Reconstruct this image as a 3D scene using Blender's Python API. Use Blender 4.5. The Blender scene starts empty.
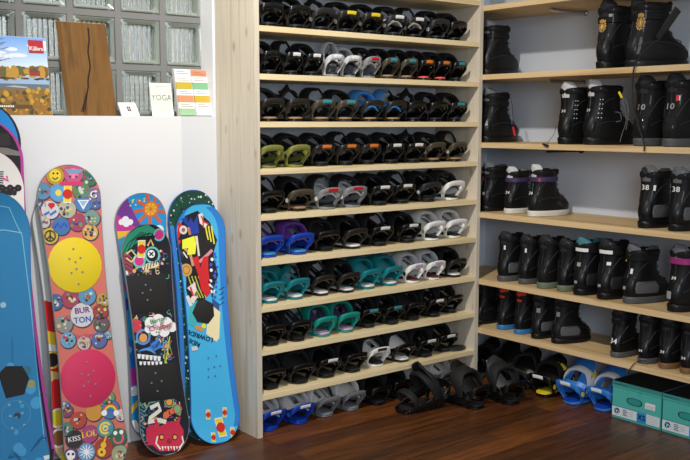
import bpy, bmesh, math, random
from mathutils import Vector, Matrix
from mathutils.geometry import tessellate_polygon
random.seed(7)
R = math.radians
SC = bpy.context.scene
COL = SC.collection

# ------------------------------------------------------------------ camera
F, YAW, PIT, ROL = 930.64, .6707, .1156, .0011
CAM = Vector((-2.1918, -3.3444, 1.3883))
fw = Vector((math.sin(YAW)*math.cos(PIT), math.cos(YAW)*math.cos(PIT), -math.sin(PIT)))
rt0 = Vector((math.cos(YAW), -math.sin(YAW), 0)); up0 = rt0.cross(fw)
rt = rt0*math.cos(ROL)+up0*math.sin(ROL); up = up0*math.cos(ROL)-rt0*math.sin(ROL)
cd = bpy.data.cameras.new('camera'); cam = bpy.data.objects.new('camera', cd); COL.objects.link(cam)
cd.sensor_width = 36; cd.lens = F/690*36; cd.clip_start = .05
M = Matrix((rt, up, -fw)).transposed().to_4x4(); M.translation = CAM
cam.matrix_world = M; SC.camera = cam
def ray(px, py): return fw + rt*((px-345)/F) - up*((py-230)/F)
def at(px, py, ax, v):
    d = ray(px, py); return CAM + d*((v-CAM[ax])/d[ax])

# ------------------------------------------------------------------ materials
def lin(c): return c/12.92 if c <= .04045 else ((c+.055)/1.055)**2.4
def rgb(r, g=None, b=None):
    if g is None: r, g, b = r
    return (lin(r/255), lin(g/255), lin(b/255), 1)
MATS = {}
def mat(name, col=(128,128,128), rough=.5, metal=0, trans=0, spec=.5, coat=0, bump=None, alpha=1):
    if name in MATS: return MATS[name]
    m = bpy.data.materials.new(name); m.use_nodes = True
    b = m.node_tree.nodes['Principled BSDF']
    b.inputs['Base Color'].default_value = rgb(*col)
    b.inputs['Roughness'].default_value = rough; b.inputs['Metallic'].default_value = metal
    b.inputs['Transmission Weight'].default_value = trans
    b.inputs['Specular IOR Level'].default_value = .22 if name.startswith('boot_') else spec
    b.inputs['Coat Weight'].default_value = coat
    b.inputs['Alpha'].default_value = alpha
    nt = m.node_tree
    # a little procedural grain on every material
    n = nt.nodes.new('ShaderNodeTexNoise'); tc = nt.nodes.new('ShaderNodeTexCoord')
    n.inputs['Scale'].default_value = bump[0] if bump else 60
    nt.links.new(tc.outputs['Object'], n.inputs['Vector'])
    bp = nt.nodes.new('ShaderNodeBump'); bp.inputs['Strength'].default_value = bump[1] if bump else .06
    bp.inputs['Distance'].default_value = .002
    nt.links.new(n.outputs['Fac'], bp.inputs['Height']); nt.links.new(bp.outputs['Normal'], b.inputs['Normal'])
    MATS[name] = m; return m

def wood(name, c1, c2, c3, axis='Z', scale=1., rough=.55, knots=True, kcol=(120,88,60)):
    m = bpy.data.materials.new(name); m.use_nodes = True; nt = m.node_tree; b = nt.nodes['Principled BSDF']
    N = nt.nodes.new; L = nt.links.new
    tc = N('ShaderNodeTexCoord'); mp = N('ShaderNodeMapping')
    s = {'X': (.6, 14, 14), 'Y': (14, .6, 14), 'Z': (14, 14, .6)}[axis]
    mp.inputs['Scale'].default_value = [v*scale for v in s]
    L(tc.outputs['Object'], mp.inputs['Vector'])
    n = N('ShaderNodeTexNoise'); n.inputs['Scale'].default_value = 2.2; n.inputs['Detail'].default_value = 6; n.inputs['Distortion'].default_value = .6
    L(mp.outputs['Vector'], n.inputs['Vector'])
    cr = N('ShaderNodeValToRGB'); e = cr.color_ramp.elements
    e[0].position = .32; e[0].color = rgb(c1); e[1].position = .68; e[1].color = rgb(c3)
    x = e.new(.5); x.color = rgb(c2)
    L(n.outputs['Fac'], cr.inputs['Fac']); out = cr.outputs['Color']
    if knots:
        mk = N('ShaderNodeMapping'); k = {'X': (3, 7, 7), 'Y': (7, 3, 7), 'Z': (9, 9, 4.5)}[axis]
        mk.inputs['Scale'].default_value = k; L(tc.outputs['Object'], mk.inputs['Vector'])
        v = N('ShaderNodeTexVoronoi'); v.inputs['Scale'].default_value = 1.3; L(mk.outputs['Vector'], v.inputs['Vector'])
        kr = N('ShaderNodeValToRGB'); ke = kr.color_ramp.elements
        ke[0].position = .05; ke[0].color = (1,1,1,1); ke[1].position = .19; ke[1].color = (0,0,0,1)
        L(v.outputs['Distance'], kr.inputs['Fac'])
        mx = N('ShaderNodeMix'); mx.data_type = 'RGBA'
        mu = N('ShaderNodeMath'); mu.operation = 'MULTIPLY'; mu.inputs[1].default_value = .62
        L(kr.outputs['Color'], mu.inputs[0]); L(mu.outputs[0], mx.inputs['Factor'])
        L(out, mx.inputs[6]); mx.inputs[7].default_value = rgb(kcol); out = mx.outputs[2]
    L(out, b.inputs['Base Color']); b.inputs['Roughness'].default_value = rough
    bp = N('ShaderNodeBump'); bp.inputs['Strength'].default_value = .12; bp.inputs['Distance'].default_value = .001
    L(n.outputs['Fac'], bp.inputs['Height']); L(bp.outputs['Normal'], b.inputs['Normal'])
    MATS[name] = m; return m

def attrmat():
    m = bpy.data.materials.new('printed_graphic'); m.use_nodes = True; nt = m.node_tree; b = nt.nodes['Principled BSDF']
    a = nt.nodes.new('ShaderNodeAttribute'); a.attribute_name = 'Col'
    nt.links.new(a.outputs['Color'], b.inputs['Base Color']); b.inputs['Roughness'].default_value = .45
    MATS['print'] = m; return m
PRINT = attrmat()

# ------------------------------------------------------------------ mesh helpers
def link(o, parent=None):
    COL.objects.link(o)
    if parent is not None: o.parent = parent
    return o
class MB:
    def __init__(s): s.v = []; s.f = []
    def add(s, v, f):
        n = len(s.v); s.v += [tuple(p) for p in v]; s.f += [tuple(i+n for i in q) for q in f]; return s
    def box(s, x0, x1, y0, y1, z0, z1, M=None, bev=0):
        bm = bmesh.new(); bmesh.ops.create_cube(bm, size=1)
        for p in bm.verts: p.co = Vector(((x0+x1)/2+p.co.x*(x1-x0), (y0+y1)/2+p.co.y*(y1-y0), (z0+z1)/2+p.co.z*(z1-z0)))
        if bev: bmesh.ops.bevel(bm, geom=bm.edges[:]+bm.verts[:], offset=bev, segments=2, profile=.5, affect='EDGES')
        if M is not None: bmesh.ops.transform(bm, matrix=M, verts=bm.verts)
        bm.verts.index_update()
        s.add([p.co.copy() for p in bm.verts], [[q.index for q in f.verts] for f in bm.faces]); bm.free(); return s
    def loft(s, rings, cap=True, close=False):
        k = len(rings[0]); v = [p for r in rings for p in r]; f = []
        n = len(rings)
        for i in range(n if close else n-1):
            a = i*k; b = ((i+1) % n)*k
            for j in range(k): f.append((a+j, a+(j+1) % k, b+(j+1) % k, b+j))
        if cap and not close: f.append(tuple(reversed(range(k)))); f.append(tuple(range((n-1)*k, n*k)))
        return s.add(v, f)
    def tube(s, path, r, n=6, close=False):
        P = [Vector(p) for p in path]; rings = []; m = len(P); prev = None
        for i, p in enumerate(P):
            t = (P[(i+1) % m]-P[i-1]) if close else (P[min(i+1, m-1)]-P[max(i-1, 0)])
            t.normalize()
            a = prev if prev is not None else (Vector((0,0,1)) if abs(t.z) < .9 else Vector((1,0,0)))
            a = (a - t*a.dot(t)).normalized(); prev = a; b = t.cross(a)
            rr = r[i] if isinstance(r, (list, tuple)) else r
            rings.append([p+(a*math.cos(2*math.pi*j/n)+b*math.sin(2*math.pi*j/n))*rr for j in range(n)])
        return s.loft(rings, cap=True, close=close)
    def ribbon(s, path, wd, w, th):
        """flat strap with rounded edges; wd = width directions"""
        P = [Vector(p) for p in path]; m = len(P); rings = []
        for i, p in enumerate(P):
            t = (P[min(i+1, m-1)]-P[max(i-1, 0)]).normalized()
            d = Vector(wd[i]) if isinstance(wd, list) else Vector(wd)
            d = (d - t*d.dot(t)).normalized(); nn = t.cross(d)
            ww = (w[i] if isinstance(w, list) else w)/2; h = (th[i] if isinstance(th, list) else th)/2
            q = [(ww, .4), (ww*.82, 1), (0, 1.15), (-ww*.82, 1), (-ww, .4), (-ww, -.4), (-ww*.82, -1), (0, -1.0), (ww*.82, -1), (ww, -.4)]
            rings.append([p + d*a + nn*(b*h) for a, b in q])
        return s.loft(rings)
    def mesh(s, name, smooth=True):
        me = bpy.data.meshes.new(name); me.from_pydata(s.v, [], s.f); me.update()
        bm = bmesh.new(); bm.from_mesh(me); bmesh.ops.recalc_face_normals(bm, faces=bm.faces[:]); bm.to_mesh(me); bm.free()
        if smooth:
            me.shade_smooth(); me.set_sharp_from_angle(angle=R(38))
        return me
    def build(s, name, m, parent=None, smooth=True):
        me = s.mesh(name, smooth); me.materials.append(MATS[m] if isinstance(m, str) else m)
        return link(bpy.data.objects.new(name, me), parent)
def spline(P, n):
    """Catmull-Rom through points"""
    P = [Vector(p) for p in P]; out = []; m = len(P)
    for i in range(m-1):
        a, b, c, d = P[max(i-1, 0)], P[i], P[i+1], P[min(i+2, m-1)]
        for k in range(n):
            t = k/n
            out.append(.5*((2*b)+(c-a)*t+(2*a-5*b+4*c-d)*t*t+(3*b-a-3*c+d)*t**3))
    return out+[P[-1]]
def thing(name, label, cat, loc=(0,0,0), rz=0, group=None):
    o = bpy.data.objects.new(name, None); o.empty_display_size = .05; link(o)
    o.location = loc; o.rotation_euler = (0, 0, rz); return tag(o, label, cat, group)
def tag(o, label=None, cat=None, group=None, kind=None):
    if label: o['label'] = label
    if cat: o['category'] = cat
    if group: o['group'] = group
    if kind: o['kind'] = kind
    return o
TXT = {}
def textmesh(s):
    if s not in TXT:
        c = bpy.data.curves.new('t', 'FONT'); c.body = s; c.size = 1; c.align_x = 'CENTER'; c.align_y = 'CENTER'; c.resolution_u = 2
        o = bpy.data.objects.new('t', c); COL.objects.link(o)
        dg = bpy.context.evaluated_depsgraph_get(); me = o.evaluated_get(dg).to_mesh()
        TXT[s] = ([v.co.to_2d() for v in me.vertices], [tuple(p.vertices) for p in me.polygons])
        o.evaluated_get(dg).to_mesh_clear(); bpy.data.objects.remove(o); bpy.data.curves.remove(c)
    return TXT[s]
class Flat:
    """a flat print: coloured polygons in (s,t), stacked in layers, later mapped on a surface"""
    def __init__(s, step=.0004): s.v = []; s.f = []; s.c = []; s.step = step
    def raw(s, pts, faces, col, layer):
        n = len(s.v); s.v += [(p[0], p[1], layer*s.step) for p in pts]
        for q in faces: s.f.append([i+n for i in q]); s.c.append(rgb(*col))
    def poly(s, pts, col, layer=1):
        tr = tessellate_polygon([[Vector((p[0], p[1], 0)) for p in pts]]); s.raw(pts, tr, col, layer); return s
    def disc(s, x, y, r, col, layer=1, n=20, ry=None, rot=0, wob=0):
        ry = ry or r; P = []
        for i in range(n):
            a = 2*math.pi*i/n; k = 1+wob*math.cos(a*n/2)
            px, py = r*k*math.cos(a), ry*k*math.sin(a)
            P.append((x+px*math.cos(rot)-py*math.sin(rot), y+px*math.sin(rot)+py*math.cos(rot)))
        return s.raw(P, [tuple(range(n))], col, layer) or s
    def rect(s, x0, x1, y0, y1, col, layer=1): return s.raw([(x0,y0),(x1,y0),(x1,y1),(x0,y1)], [(0,1,2,3)], col, layer) or s
    def ring(s, x, y, r, w, col, layer=1, a0=0, a1=360, n=20):
        P = []; Fc = []
        for i in range(n+1):
            a = R(a0+(a1-a0)*i/n)
            P += [(x+r*math.cos(a), y+r*math.sin(a)), (x+(r-w)*math.cos(a), y+(r-w)*math.sin(a))]
        for i in range(n): Fc.append((2*i, 2*i+2, 2*i+3, 2*i+1))
        return s.raw(P, Fc, col, layer) or s
    def line(s, pts, w, col, layer=1):
        P = [Vector((p[0], p[1])) for p in pts]; V = []; Fc = []
        for i, p in enumerate(P):
            t = (P[min(i+1, len(P)-1)]-P[max(i-1, 0)]).normalized(); nn = Vector((-t.y, t.x))*w/2
            V += [p+nn, p-nn]
        for i in range(len(P)-1): Fc.append((2*i, 2*i+1, 2*i+3, 2*i+2))
        return s.raw(V, Fc, col, layer) or s
    def text(s, t, x, y, size, col, layer=2, rot=0, bold=0, sx=1):
        V, Fc = textmesh(t); c, d = math.cos(rot), math.sin(rot)
        for dx in ((-bold, 0, bold) if bold else (0,)):
            s.raw([(x+(v.x*sx*size+dx)*c-v.y*size*d, y+(v.x*sx*size+dx)*d+v.y*size*c) for v in V], Fc, col, layer+(.1 if dx else 0))
        return s
    def build(s, name, fn, parent=None, cuts=None, clamp=None, m=None):
        me = bpy.data.meshes.new(name); me.from_pydata(s.v, [], s.f)
        ca = me.color_attributes.new('Col', 'FLOAT_COLOR', 'CORNER')
        k = 0
        for p, c in zip(me.polygons, s.c):
            for _ in p.vertices: ca.data[k].color = c; k += 1
        if cuts:
            bm = bmesh.new(); bm.from_mesh(me)
            for co, no in cuts:
                bmesh.ops.bisect_plane(bm, geom=bm.verts[:]+bm.edges[:]+bm.faces[:], plane_co=co, plane_no=no, dist=1e-6)
            bm.to_mesh(me); bm.free()
        for v in me.vertices:
            a, b, l = v.co
            if clamp: a, b = clamp(a, b)
            v.co = fn(a, b, l)
        me.materials.append(m or PRINT); me.update()
        return link(bpy.data.objects.new(name, me), parent)

# ------------------------------------------------------------------ dimensions of the place
W, D, T = 1.3352, .3219, .026
ZS = [1.7922, 1.591, 1.3891, 1.1867, .9882, .791, .5856, .3931, .1918]
ZR = [1.9756, 1.6295, 1.283, .9204, .5684, .3078]
XF, XW = 1.3615, 1.7509
LEDGE = 1.412
STH = .0245

# wall paints and woods
def paint(name, col, rough=.75):
    m = mat(name, col, rough, bump=(220, .05)); return m
paint('white_paint', (222,222,225)); paint('strip_grey', (208,210,215)); paint('blue_grey_paint', (214,223,236)); paint('right_wall_shaded', (196,203,214)); paint('ceiling_paint', (235,235,232))
wood('pine_panel', (198,187,168), (208,198,180), (188,175,154), 'Z', 1., knots=True, kcol=(150,118,84))
wood('pine_shelf', (226,204,158), (234,215,172), (214,188,140), 'X', 1., knots=False)
wood('ply_shelf', (204,172,124), (214,186,140), (186,150,102), 'Y', .7, knots=True, kcol=(150,98,52))

def floor_mat():
    m = bpy.data.materials.new('dark_planks'); m.use_nodes = True; nt = m.node_tree; b = nt.nodes['Principled BSDF']
    N = nt.nodes.new; L = nt.links.new
    tc = N('ShaderNodeTexCoord')
    br = N('ShaderNodeTexBrick'); br.offset = .37; br.inputs['Scale'].default_value = 1
    br.inputs['Brick Width'].default_value = 1.3; br.inputs['Row Height'].default_value = .11; br.inputs['Mortar Size'].default_value = .0016
    br.inputs['Color1'].default_value = rgb(120,70,32); br.inputs['Color2'].default_value = rgb(78,45,22); br.inputs['Mortar'].default_value = rgb(40,24,16)
    L(tc.outputs['Object'], br.inputs['Vector'])
    mp = N('ShaderNodeMapping'); mp.inputs['Scale'].default_value = (1.6, 26, 1); L(tc.outputs['Object'], mp.inputs['Vector'])
    n = N('ShaderNodeTexNoise'); n.inputs['Scale'].default_value = 2; n.inputs['Detail'].default_value = 7; n.inputs['Distortion'].default_value = .8; L(mp.outputs['Vector'], n.inputs['Vector'])
    cr = N('ShaderNodeValToRGB'); e = cr.color_ramp.elements; e[0].position = .3; e[0].color = (.35,.32,.3,1); e[1].position = .7; e[1].color = (1.25,1.2,1.15,1)
    L(n.outputs['Fac'], cr.inputs['Fac'])
    mx = N('ShaderNodeMix'); mx.data_type = 'RGBA'; mx.blend_type = 'MULTIPLY'; mx.inputs['Factor'].default_value = 1
    L(br.outputs['Color'], mx.inputs[6]); L(cr.outputs['Color'], mx.inputs[7]); L(mx.outputs[2], b.inputs['Base Color'])
    b.inputs['Roughness'].default_value = .38
    bp = N('ShaderNodeBump'); bp.inputs['Strength'].default_value = .15; bp.inputs['Distance'].default_value = .002
    L(n.outputs['Fac'], bp.inputs['Height']); L(bp.outputs['Normal'], b.inputs['Normal'])
    MATS['dark_planks'] = m
floor_mat()

# ------------------------------------------------------------------ room shell
def struct(name, mb, m, parent=None):
    o = mb.build(name, m, parent, smooth=False)
    if parent is None: o['kind'] = 'structure'
    return o
XL = -3.2
struct('floor', MB().box(XL, XW+.1, -4.2, .6, -.06, 0), 'dark_planks')
struct('wall_back', MB().box(-.03, XW+.1, D, D+.13, 0, 3.2), 'blue_grey_paint')
struct('wall_right', MB().box(XW, XW+.12, -4.2, D, 0, 3.2), 'right_wall_shaded')  # darker copy of the back wall colour; the side's dimness is painted in
struct('wall_left', MB().box(XL, -.205, D-.008, D+.19, 0, LEDGE), 'white_paint')
struct('trim_3', MB().box(XL, -.035, D+.115, D+.26, 2.064, 3.2), 'white_paint')
struct('ceiling', MB().box(XL, XW+.1, -4.2, .6, 3.2, 3.26), 'ceiling_paint')
struct('trim_1', MB().box(-.205, -.0305, D, D+.19, 0, LEDGE), 'strip_grey')  # wall strip beside the rack, toned slightly greyer than the low wall
struct('trim_2', MB().box(-.034, -.0302, D+.004, D+.12, LEDGE, 3.2), 'white_paint')

# glass block window
mat('mortar', (120,120,120), .85, bump=(150, .3))
def glass(name, col, rough, ior=1.45):
    m = mat(name, col, rough, trans=1); m.node_tree.nodes['Principled BSDF'].inputs['IOR'].default_value = ior; return m
glass('clear_glass', (240,238,218), .03); mat('green_glass_rim', (206,218,206), .12, trans=.7, coat=.5)
GY = D+.108; XG = -.013; PX, PZ = .2117, .220
win = MB()
ncol, nrow = 9, 3; gw = .013
for i in range(ncol+1):
    x = XG-i*PX; win.box(x-gw, x+gw if i else x-.015, GY, GY+.08, LEDGE-.01, LEDGE-.01+nrow*PZ+gw)
for j in range(nrow+1):
    z = LEDGE-.01+j*PZ; win.box(XG-ncol*PX, XG-.015, GY+.0006, GY+.0794, z-gw, z+gw)
wo = struct('window_1', win, 'mortar'); 
def block_meshes():
    hw, hz = PX/2-gw, PZ/2-gw; r = MB()
    def sq(a, c, y, k=5, rad=.018):
        P = []
        for cx, cz, a0 in ((a-rad, c-rad, 0), (-a+rad, c-rad, 90), (-a+rad, -c+rad, 180), (a-rad, -c+rad, 270)):
            for i in range(k): an = R(a0+90*i/(k-1)); P.append(Vector((cx+rad*math.cos(an), y, cz+rad*math.sin(an))))
        return P
    r.loft([sq(hw, hz, .078, rad=.006), sq(hw, hz, .006, rad=.006), sq(hw-.006, hz-.006, -.002, rad=.012), sq(hw-.020, hz-.020, .008), sq(hw-.022, hz-.022, .020), sq(hw-.016, hz-.016, .034), sq(hw-.016, hz-.016, .078)], cap=False)
    g = MB(); n = 72; a = hw-.0155; c = hz-.0155; V = []; Fc = []
    nz = 60
    for i in range(n+1):                          # fluted pane: vertical ribs in front, horizontal ribs behind
        x = -a+2*a*i/n
        V.append((x, .040+.005*math.cos(i/n*2*math.pi*7), -c)); V.append((x, .040+.005*math.cos(i/n*2*math.pi*7), c))
    for i in range(n): Fc.append((2*i, 2*i+2, 2*i+3, 2*i+1))
    b0 = len(V)
    for j in range(nz+1):
        z = -c+2*c*j/nz; y = .060+.0007*math.cos(j/nz*2*math.pi*7); V += [(-a, y, z), (a, y, z)]
    for j in range(nz): Fc.append((b0+2*j, b0+2*j+2, b0+2*j+3, b0+2*j+1))
    g.add(V, Fc)
    return r.mesh('glass_block_rim'), g.mesh('ribbed_pane')
rimm, panem = block_meshes()
rimm.materials.append(MATS['green_glass_rim']); panem.materials.append(MATS['clear_glass'])
for i in range(ncol):
    for j in range(nrow):
        b = bpy.data.objects.new('glass_block', rimm); link(b, wo); b.location = (XG-(i+.5)*PX, GY, LEDGE-.01+(j+.5)*PZ)
        p = bpy.data.objects.new('ribbed_pane', panem); link(p, b)

# ------------------------------------------------------------------ the pine rack
rack = thing('shelf_rack', 'tall pine rack of narrow shelves full of snowboard bindings', 'shelf rack', (0, 0, 0))
for x0 in (-T, W):
    MB().box(x0, x0+T, 0, D-.001, 0, 2.3, bev=.0012).build('side_panel', 'pine_panel', rack, False)
for z in ZS+[1.9990]:
    MB().box(.0005, W-.0005, .0015, D-.001, z-STH, z, bev=.001).build('shelf', 'pine_shelf', rack, False)

# ------------------------------------------------------------------ boot shelves on the right wall
mat('chrome', (190,192,196), .22, 1); mat('dark_steel', (70,72,76), .4, 1)
SL = ['topmost', 'second', 'third', 'fourth', 'fifth', 'lowest']
for k, z in enumerate(ZR):
    s = MB().box(XF-.0 if k else XF, XW-.001, -3.2, D-.001, z-.0265, z, bev=.0012).build('boot_shelf', 'ply_shelf', None, False)
    lab = {0: 'topmost plywood wall shelf, bare, above the gold-crested boots', 1: 'plywood wall shelf carrying the black gold-crested boots', 2: 'plywood wall shelf carrying the boots numbered 10',
           3: 'plywood wall shelf carrying white-soled boots and boots numbered 38', 4: 'plywood wall shelf carrying the purple-strapped boot and its row', 5: 'lowest plywood wall shelf, above the teal boot boxes'}[k]
    tag(s, lab, 'shelf', 'boot shelves on the right wall')
    m = 'chrome' if k < 2 else 'dark_steel'
    for y in ((-.338, -1.6) if k in (0, 1, 2) else (-1.7,)):
        br = MB().tube([(XF+.11, y, z-.0405), (XW-.006, y, z-.0405)], .0095 if k < 2 else .006, 12)
        br.tube([(XW-.012, y, z-.0405), (XW-.001, y, z-.0405)], .0135, 14)
        br.build('bracket_rod', m, s)

# ------------------------------------------------------------------ snowboard bindings
def plast(n, c, rough=.3, coat=.15): return mat(n, c, rough, coat=coat)
for n, c, r_ in [('black_plastic', (12,12,13), .24), ('black_fabric', (10,10,11), .75), ('charcoal', (34,35,38), .5), ('grey_plastic', (128,130,134), .4), ('silver', (188,190,194), .3),
                 ('white_plastic', (232,232,230), .35), ('offwhite', (206,206,202), .5), ('bronze', (74,66,52), .3), ('dark_bronze', (36,33,29), .28), ('olive', (122,124,56), .45),
                 ('teal', (16,118,128), .3), ('light_teal', (52,146,158), .5), ('sea_green', (16,140,124), .35), ('purple', (98,56,150), .5), ('dark_purple', (58,44,84), .6), ('royal_blue', (18,62,170), .25),
                 ('sky_blue', (64,140,214), .4), ('bright_blue', (46,122,204), .35), ('coral', (226,92,82), .5), ('tan', (150,122,88), .6), ('yellow', (232,208,40), .45), ('smoke_clear', (112,114,116), .3), ('maroon', (96,36,44), .6),
                 ('lilac', (196,168,200), .5), ('red', (196,30,34), .4), ('cream', (220,212,190), .6)]:
    plast(n, c, r_, .2 if 'plastic' in n else 0)
CM = {}
def cached(key, fn):
    if key not in CM: CM[key] = fn()
    return CM[key]
def m_base():
    b = MB(); P = []
    for z, k in ((0, .94), (.003, 1), (.010, 1), (.013, .95)):
        ring = []
        for i in range(28):
            a = 2*math.pi*i/28; x = math.cos(a); y = math.sin(a)
            x = math.copysign(abs(x)**.45, x)*.047; y = math.copysign(abs(y)**.55, y)*.112
            ring.append(Vector((x*k*(1+.10*y/.112), .128+y*k, z)))
        P.append(ring)
    b.loft(P)
    for s in (-1, 1):
        b.ribbon(spline([(s*.046, .215, .010), (s*.052, .17, .022), (s*.056, .11, .036), (s*.058, .06, .050), (s*.058, .030, .060)], 4), (0, 0, 1), [.012]*4+[.020]*4+[.030]*4+[.034]*5, .006)
    b.tube([(-.03, .232, .012), (0, .243, .013), (.03, .232, .012)], .008, 8)
    return b.mesh('baseplate')
def m_foot():
    b = MB(); P = []
    for z, k in ((.0131, 1), (.019, 1), (.021, .93)):
        ring = []
        for i in range(24):
            a = 2*math.pi*i/24; x = math.copysign(abs(math.cos(a))**.5, math.cos(a))*.039; y = math.copysign(abs(math.sin(a))**.6, math.sin(a))*.108
            ring.append(Vector((x*k, .122+y*k, z)))
        P.append(ring)
    return b.loft(P).mesh('footbed')
def hoop_path(): return spline([(-.046, .056, .010), (-.054, .048, .032), (-.0625, .030, .057), (-.0585, .009, .077), (-.036, .001, .0865), (0, -.001, .089),
                                (.036, .001, .0865), (.0585, .009, .077), (.0625, .030, .057), (.054, .048, .032), (.046, .056, .010)], 4)
def m_hoop(w=.026):
    P = hoop_path(); n = len(P); wd = []; ws = []
    for i in range(n):
        k = 1-abs(i-(n-1)/2)/((n-1)/2); k = min(1, k*1.6)
        wd.append(Vector((0, 1-k, 0))+Vector((0, -.22, 1))*k); ws.append(.020+(w-.020)*k)
    return MB().ribbon(P, wd, ws, .0065).mesh('heel_hoop')
def m_high(al, hole, ln=.19):
    a = R(al); d = Vector((0, math.cos(a), math.sin(a))); nn = Vector((0, -math.sin(a), math.cos(a))); o = Vector((0, .024, .074))
    bm = bmesh.new(); ns, nt = 16, 12; G = []
    for i in range(ns+1):
        s = i/ns; w = .050+.010*math.sin(math.pi*min(1, s*1.3))
        if s > .66: w *= math.sqrt(max(.16, 1-((s-.66)/.345)**3.2))
        if ln != .19: w *= 1.18
        row = []
        for j in range(nt+1):
            t = -1+2*j/nt; c = .024*(1-.35*s)
            row.append(bm.verts.new(o+d*(ln*s)+Vector((t*w, 0, 0))-nn*(c*t*t)))
        G.append(row)
    for i in range(ns):
        for j in range(nt):
            if hole == 1 and 3 <= i <= 7 and 4 <= j <= 7: continue
            if hole == 2 and (3 <= i <= 10) and (j in (3, 4, 7, 8)): continue
            bm.faces.new((G[i][j], G[i][j+1], G[i+1][j+1], G[i+1][j]))
    bmesh.ops.recalc_face_normals(bm, faces=bm.faces[:])
    bmesh.ops.solidify(bm, geom=bm.faces[:], thickness=.006)
    bmesh.ops.recalc_face_normals(bm, faces=bm.faces[:])
    me = bpy.data.meshes.new('highback'); bm.to_mesh(me); bm.free(); me.shade_smooth(); me.set_sharp_from_angle(angle=R(40)); return me
def arch(y0, y1, hx, z0, top, lean=0):
    return spline([(-hx, y0, z0), (-hx*1.04, y0+(y1-y0)*.4, z0+(top-z0)*.5), (-hx*.72, y1, top-(top-z0)*.14), (lean, y1+.004, top), (hx*.72, y1, top-(top-z0)*.14), (hx*1.04, y0+(y1-y0)*.4, z0+(top-z0)*.5), (hx, y0, z0)], 4)
def m_ankle(kind):
    b = MB()
    if kind == 0:
        P = arch(.080, .112, .064, .045, .140); n = len(P); b.ribbon(P, (0, 1, .1), [.026+.050*math.sin(math.pi*i/(n-1)) for i in range(n)], [.005+.013*math.sin(math.pi*i/(n-1)) for i in range(n)])
    elif kind == 1:   # open, flopped up and inward
        P = spline([(-.064, .085, .045), (-.068, .09, .085), (-.056, .10, .125), (-.022, .11, .146), (.018, .112, .148)], 5); n = len(P)
        b.ribbon(P, (0, 1, .1), [.024+.042*math.sin(math.pi*min(1, .2+i/(n-1)*.7)) for i in range(n)], .014)
    elif kind == 2:   # open, tongue standing up
        P = spline([(-.064, .085, .045), (-.066, .08, .09), (-.045, .07, .130), (-.030, .05, .152)], 5); n = len(P)
        b.ribbon(P, (0, 1, .1), [.022+.03*i/(n-1) for i in range(n)], .011)
    else:             # a wide ring standing on edge
        P = [(.002+.056*math.cos(R(a)), .07, .098+.058*math.sin(R(a))) for a in range(-50, 231, 14)]
        b.ribbon(P, (0, 1, .1), .044, .008)
    return b.mesh('ankle_strap')
def m_ladder(kind):
    b = MB()
    if kind == 1: b.ribbon(spline([(.064, .085, .045), (.068, .09, .085), (.052, .095, .125), (.026, .1, .152)], 5), (0, 1, 0), .016, .004)
    else: b.ribbon(spline([(.064, .085, .045), (.068, .10, .10), (.058, .12, .130), (.03, .135, .142), (-.01, .14, .132)], 5), (0, 1, 0), [.02]*8+[.034]*13, .008)
    return b.mesh('ladder_strap')
def m_toe():
    P = arch(.185, .205, .056, .026, .082); n = len(P)
    b = MB(); b.ribbon(P, (0, 1, -.2), [.018+.020*math.sin(math.pi*i/(n-1)) for i in range(n)], [.004+.006*math.sin(math.pi*i/(n-1)) for i in range(n)]); return b.mesh('toe_strap')
def m_buck(x, y, z, s, tilt=-18):
    Mx = Matrix.Translation((x, y, z)) @ Matrix.Rotation(R(tilt), 4, 'Y')
    b = MB(); b.box(-.007*s, .007*s, -.012*s, .012*s, -.022*s, .022*s, Mx, .003*s)
    b.box(.006*s, .013*s, -.009*s, .009*s, -.026*s, .010*s, Mx @ Matrix.Rotation(R(-10), 4, 'Y'), .002*s)
    b.tube([Mx @ Vector((0, -.014*s, .012*s)), Mx @ Vector((0, .014*s, .012*s))], .005*s, 8)
    return b.mesh('buckle')
def m_screw(sd):
    b = MB()
    b.tube([(sd*.058, .038, .050), (sd*.0675, .038, .050)], .010, 12)
    return b.mesh('hoop_bolt')
def m_tag():
    P = [p for p in hoop_path() if abs(p.x) < .030]
    P = [p+Vector((0, -.0046, .001)) for p in P]
    b = MB(); b.ribbon(P, (0, -.22, 1), .015, .0022); return b.mesh('logo_tag')
B0 = 'black_plastic'; BF = 'black_fabric'
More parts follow.
